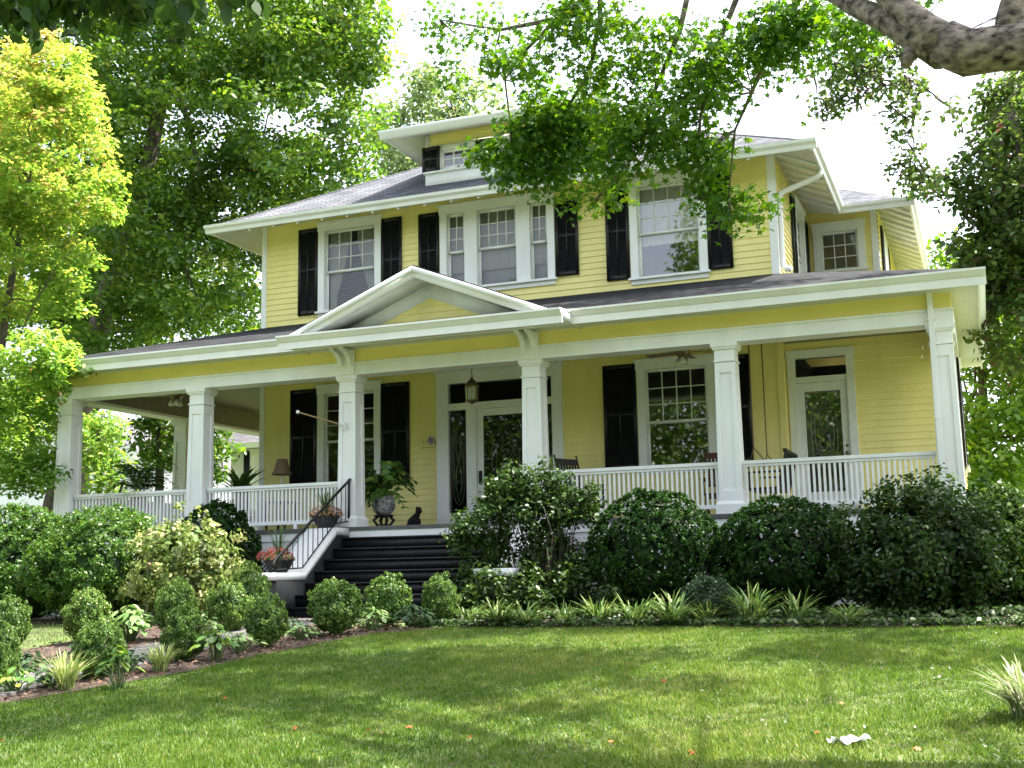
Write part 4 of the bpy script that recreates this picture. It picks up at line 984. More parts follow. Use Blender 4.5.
# rocking chairs
def rocker(loc, rz, wood, label):
    t = empty('rocking_chair', loc, label, 'rocking chair', 'rocking chairs on the porch', rz=rz)
    b = MB(); b.slab([(-.26, -.24, .42), (.26, -.24, .42), (.23, .24, .38), (-.23, .24, .38)], .03); b.build('seat', wood, t, world=False)
    b = MB()
    for s in (-1, 1): b.tube([(s*.23, .22, .36), (s*.24, .32, .75), (s*.25, .42, 1.12), (s*.25, .435, 1.17)], [.02, .02, .018, .012], 8); b.lathe([(.001, -.02), (.022, 0), (.001, .03)], (s*.25, .438, 1.175), 8)
    b.build('back_posts', wood, t, world=False)
    b = MB(); b.box(-.25, .25, .395, .415, 1.03, 1.13); b.box(-.235, .235, .28, .30, .55, .59)
    for i in range(7): x = -.19+.38*i/6; b.add([(x-.022, .285, .58), (x+.022, .285, .58), (x+.022, .405, 1.04), (x-.022, .405, 1.04), (x-.022, .295, .58), (x+.022, .295, .58), (x+.022, .415, 1.04), (x-.022, .415, 1.04)], [(0, 1, 2, 3), (7, 6, 5, 4), (0, 3, 7, 4), (1, 5, 6, 2)])
    b.build('backrest', wood, t, world=False)
    for s in (-1, 1):
        b = MB(); b.box(s*.27-.045, s*.27+.045, -.25, .31, .64, .665); b.tube([(s*.26, -.21, .40), (s*.27, -.20, .64)], .016, 6); b.build('armrest', wood, t, world=False)
        b = MB(); b.tube([(s*.24, y, .02+.30*(y/.62)**2*.5) for y in np.linspace(-.45, .62, 9)], .02, 6); b.build('runner', wood, t, world=False)
        for yy in (-.2, .2): b = MB(); b.tube([(s*.23, yy, .40), (s*.24, yy*1.15, .05)], .017, 6); b.build('leg', wood, t, world=False)
rocker((-6.30, 1.75, 0), 1.05, M['blackwood'], 'black slatted rocking chair right of the entrance')
rocker((-3.98, 1.85, 0), .15, M['redwood'], 'reddish rocking chair half hidden behind a porch column')
# porch swing seen end-on
t = empty('porch_swing', (-3.12, 1.5, .40), 'dark porch swing hanging on chains by the side door', 'swing')
b = MB(); b.box(-.28, .22, -.6, .6, 0, .03); b.build('seat', M['blackwood'], t, world=False)
b = MB()
for i in range(9): y = -.56+1.12*i/8; b.add([(.20, y-.03, .03), (.20, y+.03, .03), (.33, y+.03, .56), (.33, y-.03, .56), (.22, y-.03, .03), (.22, y+.03, .03), (.35, y+.03, .56), (.35, y-.03, .56)], [(0, 1, 2, 3), (7, 6, 5, 4), (0, 3, 7, 4), (1, 5, 6, 2)])
b.box(.31, .36, -.6, .6, .56, .61); b.build('backrest', M['blackwood'], t, world=False)
for s in (-1, 1):
    b = MB(); b.box(-.26, .28, s*.6-.03, s*.6+.03, .25, .28); b.tube([(-.22, s*.6, .03), (-.22, s*.6, .25)], .015, 5); b.build('armrest', M['blackwood'], t, world=False)
    b = MB(); b.tube([(-.13, s*.6, .64), (-.13, s*.6, 2.60)], .011, 5); b.tube([(-.13, s*.6, .64), (-.25, s*.6, .27)], .009, 5); b.tube([(-.13, s*.6, .64), (.16, s*.6, .27)], .009, 5); b.build('chain', M['chain'], t, world=False)
M_chain = None

# ------------------------------------------------------------------ potted plants
def fern(loc, label, R_=.55, n=34):
    t = empty('potted_fern', loc, label, 'fern')
    b = MB(); b.lathe([(.001, 0), (.13, 0), (.17, .24), (.18, .26), (.15, .26), (.001, .22)], n=16); b.build('pot', M['darkpot'], t, world=False, smooth=True)
    P = []; N = []; T = []; S = []
    for _ in range(n):
        a = random.uniform(0, 2*PI); L = R_*random.uniform(.7, 1.1); lift = random.uniform(.25, .85)
        for i in range(3, 26):
            q = i/25; r = L*q**1.1; z = .25+L*(lift*math.sin(q*PI*.75)*1.0-.55*q**3)
            c, s = math.cos(a), math.sin(a); ln = .10*math.sin(PI*min(1, q*1.05))**.6+.01
            for sd_ in (-1, 1):
                P.append((c*r-s*sd_*ln*.5, s*r+c*sd_*ln*.5, z)); T.append((-s*sd_+c*.3, c*sd_+s*.3, -.15)); N.append((c*.3, s*.3, .9)); S.append(ln)
    link('fronds', leaves('fronds', P, np.array(N)+rdir(len(P))*.25, S, M['lf_fern'], 'diamond', T=np.array(T), aspect=.6), t)
    return t
t = fern(tuple(at(146, 486, 1.3)), 'bushy potted fern spilling over the left porch railing', .9, 70)
t.location = (at(140, 484, .55).x, .55, .52)
pd = empty('plant_pedestal', (t.location.x, .55, 0), 'white pedestal under the bushy fern', 'pedestal')
b = MB(); b.box(-.15, .15, -.15, .15, 0, .06); b.lathe([(.12, .06), (.08, .10), (.07, .40), (.12, .46), (.16, .48), (.16, .515), (.001, .519)], n=14); b.build('pedestal_body', M['white2'], pd, world=False, smooth=True)
def palm(loc, label, L=.7, n=30, w=.05, mname='lf_fern'):
    t = empty('potted_palm', loc, label, 'palm')
    b = MB(); b.lathe([(.001, 0), (.14, 0), (.19, .30), (.20, .32), (.17, .32), (.001, .28)], n=16); b.build('pot', M['darkpot'], t, world=False, smooth=True)
    link('fronds', blades_mesh('fronds', n, .05, L, w, .75, M[mname], 6, (0, 0, .28)), t)
    return t
q = at(240, 480, 1.6)
palm((q.x, 1.6, .35), 'spiky potted palm in the open bay of the left porch', .85, 46, .05)
b = MB(); b.box(-.2, .2, -.2, .2, .30, .35)
for sx in (-1, 1):
    for sy in (-1, 1): b.box(sx*.16-.02, sx*.16+.02, sy*.16-.02, sy*.16+.02, 0, .30)
tag(b.build('plant_stool', M['blackwood'], None, loc=(q.x, 1.6, 0)), 'low dark stool under the spiky potted palm', 'stool')
q = at(208, 480, 2.4); palm((q.x, 2.4, .0), 'dark spiky potted plant beside the left porch wall', .95, 26, .035)
# wicker chair shape behind left column (dark reddish)
rocker((at(101, 470, 1.9).x, 1.9, 0), -.9, M['redwood'], 'dark red rocking chair at the far left end of the porch')
def flowerpot(loc, label, petal, spike, s=1.0):
    t = empty('flower_pot', loc, label, 'flower pot', 'flower pots on the step walls')
    b = MB(); b.lathe([(.001, 0), (.12*s, 0), (.17*s, .07*s), (.22*s, .17*s), (.235*s, .18*s), (.235*s, .20*s), (.20*s, .195*s), (.001, .17*s)], n=18); b.build('pot', M['darkpot'], t, world=False, smooth=True)
    n = 420; d = rdir(n); P = d*np.array([.25, .25, .13])*s*rng.random((n, 1))**.4; P[:, 2] = np.abs(P[:, 2])+.18*s
    link('foliage', leaves('foliage', P, d+rdir(n)*.6+np.array([0, 0, .4]), .05*s*rng.uniform(.7, 1.3, n), M['lf_hosta'] if petal == 'petal' else M['lf_azalea'], 'oval'), t)
    link('spike_leaves', blades_mesh('spike_leaves', 22, .03, .62*s, .022, .42, M['lf_fern'], 5, (0, 0, .18*s)), t)
    n = 190; d = rdir(n); P = d*np.array([.28, .28, .14])*s; P[:, 2] = np.abs(P[:, 2])*1.3+.20*s
    if petal == 'petal': P[:, 0] -= .07; 
    link('blossoms', leaves('blossoms', P, d+rdir(n)*.4, .055*s, M[petal], 'maple'), t)
flowerpot((-9.98, -1.85, -.73), 'dark bowl of red and pink flowers on the low end of the step wall', 'petal', 1)
flowerpot((-10.08, -.30, -.02), 'dark bowl of peach flowers at the top of the step wall', 'petal2', 1)

# ------------------------------------------------------------------ shrubs
def bush(name, label, cat, px, py_base, py_top, wpx, Y, m, n, size, group=None, depth=None, stems=0, tuft=None, **k):
    c = at(px, (py_base+py_top)/2, Y); s = ppm(c); gz = GZ(Y); top = at(px, py_top, Y+0.0).z; h = max(.2, top-gz-(tuft[2] if tuft else 0)); rx = wpx/s/2/math.cos(YAW)*.96-(tuft[2]*.5 if tuft else 0)
    ry = depth or rx*.85
    root = empty(name, (c.x, Y, gz), label, cat, group)
    link('foliage', bush_mesh('foliage', rx, ry, h, n, size, m, **k) if tuft is None else tuft_bush('foliage', rx, ry, h, tuft[0], tuft[1], size, tuft[2], m, **k), root)
    sb = stems_mb(rx, ry, h, stems or 9, .016 if stems else .02); sb.build('stems', M['stem'], root, world=False, smooth=True)
    return root
G1 = 'clipped round evergreens along the porch'
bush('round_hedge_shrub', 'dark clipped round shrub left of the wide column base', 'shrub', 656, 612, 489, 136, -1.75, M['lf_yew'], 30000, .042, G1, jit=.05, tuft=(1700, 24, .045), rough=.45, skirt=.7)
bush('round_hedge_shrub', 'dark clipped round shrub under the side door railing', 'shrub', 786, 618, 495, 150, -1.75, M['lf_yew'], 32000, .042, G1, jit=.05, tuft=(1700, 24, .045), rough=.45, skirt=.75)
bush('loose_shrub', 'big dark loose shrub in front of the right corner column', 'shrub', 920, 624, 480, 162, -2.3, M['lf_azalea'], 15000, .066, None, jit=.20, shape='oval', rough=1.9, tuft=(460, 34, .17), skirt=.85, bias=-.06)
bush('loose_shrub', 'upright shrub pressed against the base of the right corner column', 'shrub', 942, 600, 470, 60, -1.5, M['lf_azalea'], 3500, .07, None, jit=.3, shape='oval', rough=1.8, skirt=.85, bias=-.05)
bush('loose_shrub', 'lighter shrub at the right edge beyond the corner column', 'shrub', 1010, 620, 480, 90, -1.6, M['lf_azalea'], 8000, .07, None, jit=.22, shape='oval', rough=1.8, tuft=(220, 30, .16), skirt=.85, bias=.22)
az = bush('azalea_shrub', 'open leafy azalea with bare stems right of the steps', 'shrub', 538, 606, 474, 120, -1.7, M['lf_azalea'], 200, .07, None, stems=34)
for ch in list(az.children):
    if ch.name.startswith('foliage'): bpy.data.objects.remove(ch)
cs = []
for px, py, r, Y in ((505, 488, 22, -1.9), (530, 480, 30, -1.8), (556, 500, 30, -1.6), (580, 505, 24, -1.6), (480, 520, 26, -2.2), (462, 540, 16, -2.3), (515, 505, 30, -2.0), (545, 520, 30, -1.7), (500, 565, 34, -1.8), (540, 565, 36, -1.6), (575, 560, 22, -1.5), (470, 585, 20, -2.1), (560, 590, 30, -1.8), (520, 600, 30, -1.9), (490, 592, 26, -2.5), (530, 596, 30, -2.3), (580, 590, 28, -2.0), (470, 606, 18, -2.7), (612, 600, 20, -2.3)):
    c = at(px, py, Y); s = ppm(c)
    for _ in range(max(3, int(r*1.8))):
        d = rdir(1)[0]*r/s*rng.random()**.4; cs.append(np.array(c)+d)
P, o_, cr = clumps(cs, 22, .15, .8); P[:, 2] = np.maximum(P[:, 2], -1.40)
f = link('foliage', leaves('foliage', P, o_*.6+rdir(len(P))*.6+np.array([0, -.1, .5]), .07*rng.uniform(.6, 1.3, len(P)), M['lf_azalea'], 'oval', rnd=np.clip(rng.normal(.5, .22, len(P))+cr, 0, 1)), az, True)
bush('low_shrub', 'small bluish green shrub below the wide column', 'shrub', 708, 618, 572, 56, -3.0, M['lf_bluegreen'], 6000, .032, None, jit=.14, tuft=(260, 26, .06))
G2 = 'sunlit hedge mounds left of the steps'
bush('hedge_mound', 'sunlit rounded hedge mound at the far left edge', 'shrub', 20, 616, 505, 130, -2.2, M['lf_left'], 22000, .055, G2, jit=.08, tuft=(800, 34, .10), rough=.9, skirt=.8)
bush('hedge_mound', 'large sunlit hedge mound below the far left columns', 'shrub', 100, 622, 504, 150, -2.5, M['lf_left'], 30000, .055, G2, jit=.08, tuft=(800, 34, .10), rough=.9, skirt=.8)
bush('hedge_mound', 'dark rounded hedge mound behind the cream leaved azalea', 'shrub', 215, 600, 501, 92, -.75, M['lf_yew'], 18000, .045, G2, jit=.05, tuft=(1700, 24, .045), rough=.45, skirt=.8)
bush('azalea_shrub', 'azalea with cream and rusty pink leaf tips left of the steps', 'shrub', 188, 622, 514, 118, -2.8, M['lf_cream'], 5500, .078, None, jit=.28, shape='oval', rough=1.9, tuft=(300, 22, .15), core=900, skirt=.8, stems=26)
# clipped box balls along the walk
G3 = 'clipped boxwood balls along the walk'
box = [  # px, base py, width px, height px, Y, label
 (98, 681, 52, 60, -7.95, 'boxwood ball beside a pale grass tuft, nearest on the lawn side of the walk'),
 (183, 665, 42, 56, -6.75, 'boxwood ball standing between two pale tufts on the lawn side of the walk'),
 (266, 652, 46, 56, -5.65, 'boxwood ball at the open bend of the walk with light tips'),
 (335, 637, 54, 56, -4.55, 'large boxwood ball nearest the left foot of the steps'),
 (388, 628, 48, 54, -3.55, 'boxwood ball with a rusty patch in front of the steps'),
 (440, 622, 36, 46, -3.3, 'dark boxwood ball before the right end of the steps'),
 (86, 640, 44, 50, -5.35, 'pale boxwood ball standing at the corner of the sunny grass patch'),
 (176, 634, 40, 52, -4.9, 'boxwood ball behind the hosta on the far side of the walk'),
 (228, 627, 44, 44, -4.3, 'silvery boxwood ball in front of the cream azalea'),
 (249, 616, 38, 50, -3.7, 'tall pale boxwood ball closest to the flower bowl'),
 (8, 662, 42, 66, -6.1, 'dark boxwood ball at the left edge, the farther of the two there'),
 (0, 706, 36, 80, -8.6, 'dark boxwood ball cut by the left edge, the nearest one'),
]
protos = []
for i in range(6):
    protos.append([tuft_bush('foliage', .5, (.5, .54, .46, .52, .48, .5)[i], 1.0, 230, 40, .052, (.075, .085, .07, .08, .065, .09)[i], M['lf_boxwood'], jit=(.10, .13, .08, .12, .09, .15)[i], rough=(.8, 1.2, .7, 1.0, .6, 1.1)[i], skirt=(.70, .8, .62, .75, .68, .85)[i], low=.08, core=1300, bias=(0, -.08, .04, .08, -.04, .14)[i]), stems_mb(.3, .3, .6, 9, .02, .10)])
for i, (px, pyb, wpx, hpx, Y, lab) in enumerate(box):
    c = at(px, pyb, Y); s = ppm(c); z0 = GZ(Y); top = at(px, pyb-hpx, Y).z; h = max(.3, top-z0); w = wpx/s*.93
    r = empty('boxwood_ball', (c.x, Y, z0), lab, 'boxwood', G3); r.scale = (w, w, h); r.rotation_euler.z = i*1.3
    q = (0, 1, 2, 0, 4, 1, 5, 3, 5, 3, 4, 2)[i]; f = link('foliage', protos[q][0], r)
    if isinstance(protos[q][1], MB): sb = protos[q][1].build('stems', M['stem'], r, world=False, smooth=True); protos[q][1] = sb.data
    else: link('stems', protos[q][1], r)
# rusty dead patch on one of them
# striped lily turf along the front bed
G4 = 'striped lily turf clumps edging the front bed'
lp = [blades_mesh('blades', nb, .09, L_, .017, bd, M['lf_lirio'], 5) for nb, L_, bd in ((70, .44, .8), (105, .38, .95), (48, .46, .6), (85, .34, 1.1))]
lx = [(470, 618, .75), (497, 618, 1.0), (527, 617, 1.15), (566, 619, .85), (600, 618, 1.05), (636, 619, 1.0), (672, 618, 1.2), (706, 620, 1.0), (752, 618, 1.25), (797, 616, 1.0), (846, 616, .9)]
for i, (px, py, sc) in enumerate(lx):
    yy = -3.45+random.uniform(-.18, .2); c = at(px, py, yy)
    o = bpy.data.objects.new('lily_turf', lp[(0, 1, 3, 2, 1, 0, 1, 3, 0, 2, 3)[i]]); COL.objects.link(o); o.location = (c.x, yy, GZ(yy)); o.rotation_euler.z = random.uniform(0, 6); o.scale = (sc*1.15, sc*1.15, sc*random.uniform(.95, 1.15))
    tag(o, f'{ordn(i)} clump from the left in the row of striped lily turf by the lawn', 'lily turf', G4)
# tufts in the side bed
for px, py, Y, L, n, lab, mm in ((66, 690, -8.65, .42, 150, 'pale spiky grass tuft in the mulch before the nearest boxwood', 'lf_palegrass'), (160, 672, -7.45, .34, 120, 'low pale grass tuft between two boxwood balls', 'lf_palegrass')):
    c = ground_at(px, py); o = link('grass_tuft', blades_mesh('blades', n, .07, L, .012, .6, M[mm], 5), loc=tuple(c)); tag(o, lab, 'grass tuft')
c = ground_at(1030, 720); o = link('grass_tuft', blades_mesh('blades', 220, .10, .50, .014, .85, M['lf_violet'], 6), loc=tuple(c)); tag(o, 'large violet edged grass tuft at the right edge of the lawn', 'grass tuft')
M['leafstalk'] = mat('green_leaf_stalk', (.08, .13, .04), .6)
# broad leaved plants in the side bed
def broad(px, py, R_, n, lab, mm='lf_hosta', size=.14, h=.2, cat='plant', name='hosta_plant'):
    c = ground_at(px, py); a = rng.random(n)*2*PI; r = R_*rng.random(n)**.8; P = np.stack([r*np.cos(a), r*np.sin(a), h*(1-.55*(r/R_)**2)*rng.uniform(.45, 1, n)+.03], 1)
    N = np.stack([np.cos(a)*.5, np.sin(a)*.5, np.ones(n)], 1)+rdir(n)*.4; T = np.stack([np.cos(a), np.sin(a), -.25*np.ones(n)], 1)
    o = empty(name, tuple(c), lab, cat)
    link('foliage', leaves('foliage', P, N, size*rng.uniform(.6, 1.2, n), M[mm], 'oval', T=T), o)
    sb = MB()
    for k in range(0, n, 2): q = P[k]; sb.tube([(q[0]*.12, q[1]*.12, -.02), (q[0]*.5, q[1]*.5, q[2]*.75), tuple(q)], [.006, .005, .003], 4)
    sb.build('stems', M['leafstalk'], o, world=False); return o
broad(130, 642, .40, 150, 'pale hosta spreading on the far side of the walk', size=.15, h=.40)
broad(118, 690, .2, 34, 'small broad leaved plant left of the nearest boxwood', 'lf_house', .12, .36)
broad(216, 662, .24, 60, 'broad leaved plant drooping over the edge of the walk', 'lf_house', .12, .34)
broad(205, 600+40, .2, 40, 'pale leafy plant behind the boxwood in the middle of the bed', 'lf_hosta', .1, .3)
broad(50, 688, .25, 50, 'low greyish plant at the left edge of the walk', 'lf_bluegreen', .1, .15)
broad(128, 672, .3, 70, 'greyish low plant spreading between the two front boxwoods', 'lf_bluegreen', .10, .22)
broad(300, 640, .3, 90, 'pale creeping plant at the walk beside the large boxwood', 'lf_hosta', .08, .14)
broad(372, 631, .3, 90, 'pale leafy plant between the two boxwoods before the steps', 'lf_hosta', .10, .26)
broad(412, 628, .3, 110, 'greyish leafy plant at the foot of the steps', 'lf_bluegreen', .09, .26)
broad(155, 622, .3, 60, 'yellowish leafy plant below the cream azalea', 'lf_palegrass', .14, .35)
broad(60, 622, .3, 50, 'yellowish seedling plant beside the sunny grass patch', 'lf_hosta', .1, .4)
broad(28, 676, .28, 80, 'low grey green plant at the left edge hiding the walk', 'lf_bluegreen', .10, .22)
broad(14, 694, .3, 80, 'spreading green plant at the lower left corner of the walk', 'lf_house', .09, .2)
broad(240, 654, .3, 80, 'pale low plant hiding the walk between two boxwoods', 'lf_hosta', .08, .2)
broad(290, 634, .26, 70, 'greyish low plant where the walk meets the bend', 'lf_bluegreen', .08, .18)
broad(84, 664, .3, 90, 'greyish low plant behind the nearest boxwood ball', 'lf_bluegreen', .09, .22)
# ground cover along the lawn edge and under the shrubs
n = 3000; X_ = rng.uniform(-6.9, 3.2, n); Y_ = -3.80+.22*rng.random(n)**1.5; P = np.stack([X_, Y_, np.array([GZ(y) for y in Y_])+.02+.07*rng.random(n)], 1)
n2 = 6500; X2 = rng.uniform(-6.9, 3.2, n2); Y2 = rng.uniform(-3.5, -1.0, n2); P2 = np.stack([X2, Y2, np.array([GZ(y) for y in Y2])+.03+.12*rng.random(n2)], 1)
P = np.concatenate([P, P2]); o = link('ground_cover', leaves('ground_cover', P, rdir(len(P))*.6+np.array([0, -.3, .8]), .07*rng.uniform(.6, 1.3, len(P)), M['lf_azalea'], 'oval')); tag(o, 'low leafy ground cover edging the front bed', 'ground cover', kind='stuff')

# ------------------------------------------------------------------ lawn blades
def inside(poly, x, y):
    r = np.zeros(len(x), bool); j = len(poly)-1
    for i in range(len(poly)):
        xi, yi = poly[i]; xj, yj = poly[j]
        c = ((yi > y) != (yj > y)) & (x < (xj-xi)*(y-yi)/(yj-yi+1e-12)+xi); r ^= c; j = i
    return r
lawn = BED_EDGE+[(-6.3, -3.82), (3.4, -3.82), (3.4, -13.5)]
n = 520000; d_ = 4.5+11.5*rng.random(n)**.85; ang = YAW+rng.uniform(-.46, .46, n)
X_ = CAM[0]-np.sin(ang)*d_; Y_ = CAM[1]+np.cos(ang)*d_
k = inside(lawn, X_, Y_) & (Y_ > -13.5)
X_, Y_ = X_[k], Y_[k]
n3 = 26000; xa = rng.uniform(-18, -10.9, n3); ya = rng.uniform(-9, -3.2, n3); X_ = np.concatenate([X_, xa]); Y_ = np.concatenate([Y_, ya])
n4 = 70000; xb = rng.uniform(1.5, 10, n4); yb = rng.uniform(-13.5, 1.5, n4); kb = ~((xb < 3.5) & (yb > -3.85)); X_ = np.concatenate([X_, xb[kb]]); Y_ = np.concatenate([Y_, yb[kb]])
n = len(X_)
Z_ = -1.42+.07*(np.minimum(np.maximum(Y_, -24), -3.2)+3.2)
pat = np.sin(X_*1.7+1.3*np.sin(Y_*1.1))*np.cos(Y_*1.5+.8*np.sin(X_*.9))
fine = np.sin(X_*9.1+2*np.sin(Y_*5.3))*np.sin(Y_*8.3+2*np.sin(X_*6.1))+.7*np.sin(X_*23+1.5*np.sin(Y_*17))*np.sin(Y_*19+1.5*np.sin(X_*14))
keep = rng.random(n) < np.clip(.85+.16*fine+.1*pat, .3, 1); X_, Y_, Z_, pat, fine = X_[keep], Y_[keep], Z_[keep], pat[keep], fine[keep]; n = len(X_)
hgt = (.026+.020*rng.random(n))*(1+.2*pat)*np.clip(1+.22*fine, .6, 1.4); az_ = rng.random(n)*2*PI; tl = rng.uniform(.1, .9, n); w_ = .0034+.002*rng.random(n)
b0 = np.stack([X_, Y_, Z_], 1); side = np.stack([np.cos(az_), np.sin(az_), np.zeros(n)], 1)*w_[:, None]
ln_ = np.stack([-np.sin(az_+rng.normal(0, .7, n)), np.cos(az_), np.zeros(n)], 1)
tip = b0+ln_*(hgt*tl)[:, None]; tip[:, 2] += hgt*np.sqrt(1-.5*tl**2)
V = np.stack([b0-side, b0+side, tip], 1).reshape(-1, 3)
rv = np.clip(rng.normal(.42, .2, n)+.12*pat-.10*fine+.1*np.sin(X_*.6+Y_*.4), 0, 1)
o = link('lawn_grass', poly_mesh('lawn_grass', V, 3, M['lf_grass'], rv)); tag(o, 'short mown lawn grass', 'grass', kind='stuff')

# clover and broad weeds in the lawn
n = 9000; xc = rng.uniform(-9, 2.5, 260); yc = rng.uniform(-12.5, -3.9, 260); ii = rng.integers(0, 260, n); X_ = xc[ii]+rng.normal(0, .16, n); Y_ = yc[ii]+rng.normal(0, .16, n); k = inside(lawn, X_, Y_); X_, Y_ = X_[k], Y_[k]; n = len(X_)
o = link('clover', leaves('clover', np.stack([X_, Y_, -1.42+.07*(np.minimum(Y_, -3.2)+3.2)+.02+.02*rng.random(n)], 1), rdir(n)*.5+np.array([0, -.2, 1]), .024*rng.uniform(.6, 1.4, n), M['lf_left'], 'oval', rnd=np.clip(rng.normal(.12, .12, n), 0, 1))); tag(o, 'clover and small weeds mixed into the lawn', 'weeds', kind='stuff')
# leaf litter on the mulch
n = 5200; X_ = np.concatenate([rng.uniform(-8.3, -6.6, n//2), rng.uniform(-10.9, -9.3, n//4), rng.uniform(-14, -6.3, n-n//2-n//4)]); Y_ = np.concatenate([rng.uniform(-10.5, -3.6, n//2), rng.uniform(-10.5, -3.2, n//4), rng.uniform(-3.6, -2.0, n-n//2-n//4)])
k = ~inside(lawn, X_, Y_); X_, Y_ = X_[k], Y_[k]; n = len(X_); Z_ = -1.42+.07*(np.minimum(Y_, -3.2)+3.2)+.024+.02*rng.random(n)
M['litter'] = leafmat('dry_leaf_litter', [(0, (.05, .03, .02)), (.5, (.09, .06, .042)), (.9, (.17, .115, .08)), (1, (.25, .11, .06))], .1, .03)
o = link('leaf_litter', leaves('leaf_litter', np.stack([X_, Y_, Z_], 1), rdir(n)*.5+np.array([0, 0, 1]), .05*rng.uniform(.5, 1.3, n), M['litter'], 'oval', rnd=rng.random(n))); tag(o, 'dry brown leaf litter scattered over the mulch beds', 'leaf litter', kind='stuff')
# fallen leaves and paper
fl = [(382, 738), (368, 735), (295, 733), (409, 732), (470, 742), (611, 747), (690, 757), (693, 759), (918, 755), (842, 708), (225, 702), (192, 678), (2, 745), (817, 738), (664, 685)]
for i, (px, py) in enumerate(fl):
    c = ground_at(px, py); me = leaves('fallen_leaf', [(0, 0, .035)], [(random.uniform(-.4, .4), random.uniform(-.5, .1), .8)], .058*random.uniform(.7, 1.2), M['fallen'], 'maple', rnd=[random.random()])
    o = link('fallen_leaf', me, loc=tuple(c)); tag(o, 'small rusty red fallen leaf lying on the mown lawn', 'leaf', 'fallen leaves scattered on the lawn')
b = MB(); nx, ny = 12, 8
V = []
for j in range(ny+1):
    for i in range(nx+1):
        u, v = i/nx-.5, j/ny-.5
        V.append((u*.22+.02*math.sin(9*v+3*u), v*.12+.02*math.sin(11*u), .035+.025*math.sin(14*u+5*v)*math.cos(9*v-4*u)+.03*max(0, u)))
b.add(V, [(j*(nx+1)+i, j*(nx+1)+i+1, (j+1)*(nx+1)+i+1, (j+1)*(nx+1)+i) for j in range(ny) for i in range(nx)])
c = ground_at(849, 746); o = b.build('crumpled_paper', M['paper'], None, loc=tuple(c)); tag(o, 'crumpled white paper lying on the sunny lawn', 'paper'); o.rotation_euler.z = .25

# ------------------------------------------------------------------ neighbours' houses
def gable_house(name, x0, x1, y0, y1, ze, zr, axis, wallm, label, over=.5):
    h = empty(name, ((x0+x1)/2, y0, -1.42), label, 'house')
    b = MB()
    if axis == 'x':    # ridge along x
        yc = (y0+y1)/2
        b.box(x0, x1, y0, y1, -1.42, ze); b.prism([(y0, ze), (y1, ze), (yc, zr)], x0+.001, x1-.001, 'x'); b.build('wall', wallm, h)
        s = (zr-ze)/(yc-y0); b = MB()
        b.slab([(x0-over, y0-over, ze-s*over+.05), (x1+over, y0-over, ze-s*over+.05), (x1+over, yc, zr+.05), (x0-over, yc, zr+.05)], .06); b.slab([(x1+over, y1+over, ze-s*over+.05), (x0-over, y1+over, ze-s*over+.05), (x0-over, yc, zr+.05), (x1+over, yc, zr+.05)], .06)
        b.build('roof', M['greyroof'], h); b = MB(); b.box(x0-over, x1+over, y0-over-.1, y0-over-.001, ze-s*over-.16, ze-s*over+.04); b.build('gutter', M['white'], h)
    else:
        xc = (x0+x1)/2; s = (zr-ze)/(xc-x0)
        b.box(x0, x1, y0, y1, -1.42, ze); b.prism([(x0, ze), (x1, ze), (xc, zr)], y0+.001, y1-.001, 'y'); b.build('wall', wallm, h)
        b = MB(); b.slab([(x0-over, y0-over, ze-s*over+.05), (xc, y0-over, zr+.05), (xc, y1, zr+.05), (x0-over, y1, ze-s*over+.05)], .06); b.slab([(xc, y0-over, zr+.05), (x1+over, y0-over, ze-s*over+.05), (x1+over, y1, ze-s*over+.05), (xc, y1, zr+.05)], .06); b.build('roof', M['greyroof'], h)
        b = MB()
        for sg in (-1, 1):
            xe = xc+sg*(xc-x0+over); b.add([(xe, y0-over-.06, ze-s*over-.2), (xc, y0-over-.06, zr-.2), (xc, y0-over-.06, zr+.06), (xe, y0-over-.06, ze-s*over+.06)], [(0, 1, 2, 3)])
        b.build('rake_board', M['white'], h)
    return h
M['nwhite'] = mat('neighbour_white_boards', (.78, .78, .80), .6, var=.04)
Y = 22; xl = at(231, 460, Y).x
h = gable_house('neighbour_house', xl, xl+9, Y, Y+8, 4.7, 7.4, 'x', M['nwhite'], 'white neighbour house with grey roof seen through the left porch bay', .55)
T = front(Y)
a, e = at(244.5, 460, Y).x, at(250, 460, Y).x
shutter(T, a, e, 2.2, 4.1, parent=h)
a, e = at(253, 460, Y).x, at(262, 460, Y).x+.5
w = casing(T, a-.1, e, 2.1, 4.15).build('window', M['white'], h); sash(w, T, a+.04, e-.14, 2.22, 4.0, 2, 3, -.02, glass='darkglass')
Y = 30; ax = at(96, 408, Y)
h = gable_house('neighbour_house', ax.x-6.2, ax.x+3.6, Y, Y+9, 5.0, ax.z, 'y', M['nwhite'], 'white gabled neighbour house beyond the far left column', .4)
T = front(Y)
w = casing(T, ax.x-1.9, ax.x-.9, 2.2, 4.0).build('window', M['white'], h); sash(w, T, ax.x-1.76, ax.x-1.04, 2.32, 3.85, 2, 2, -.02, glass='darkglass')

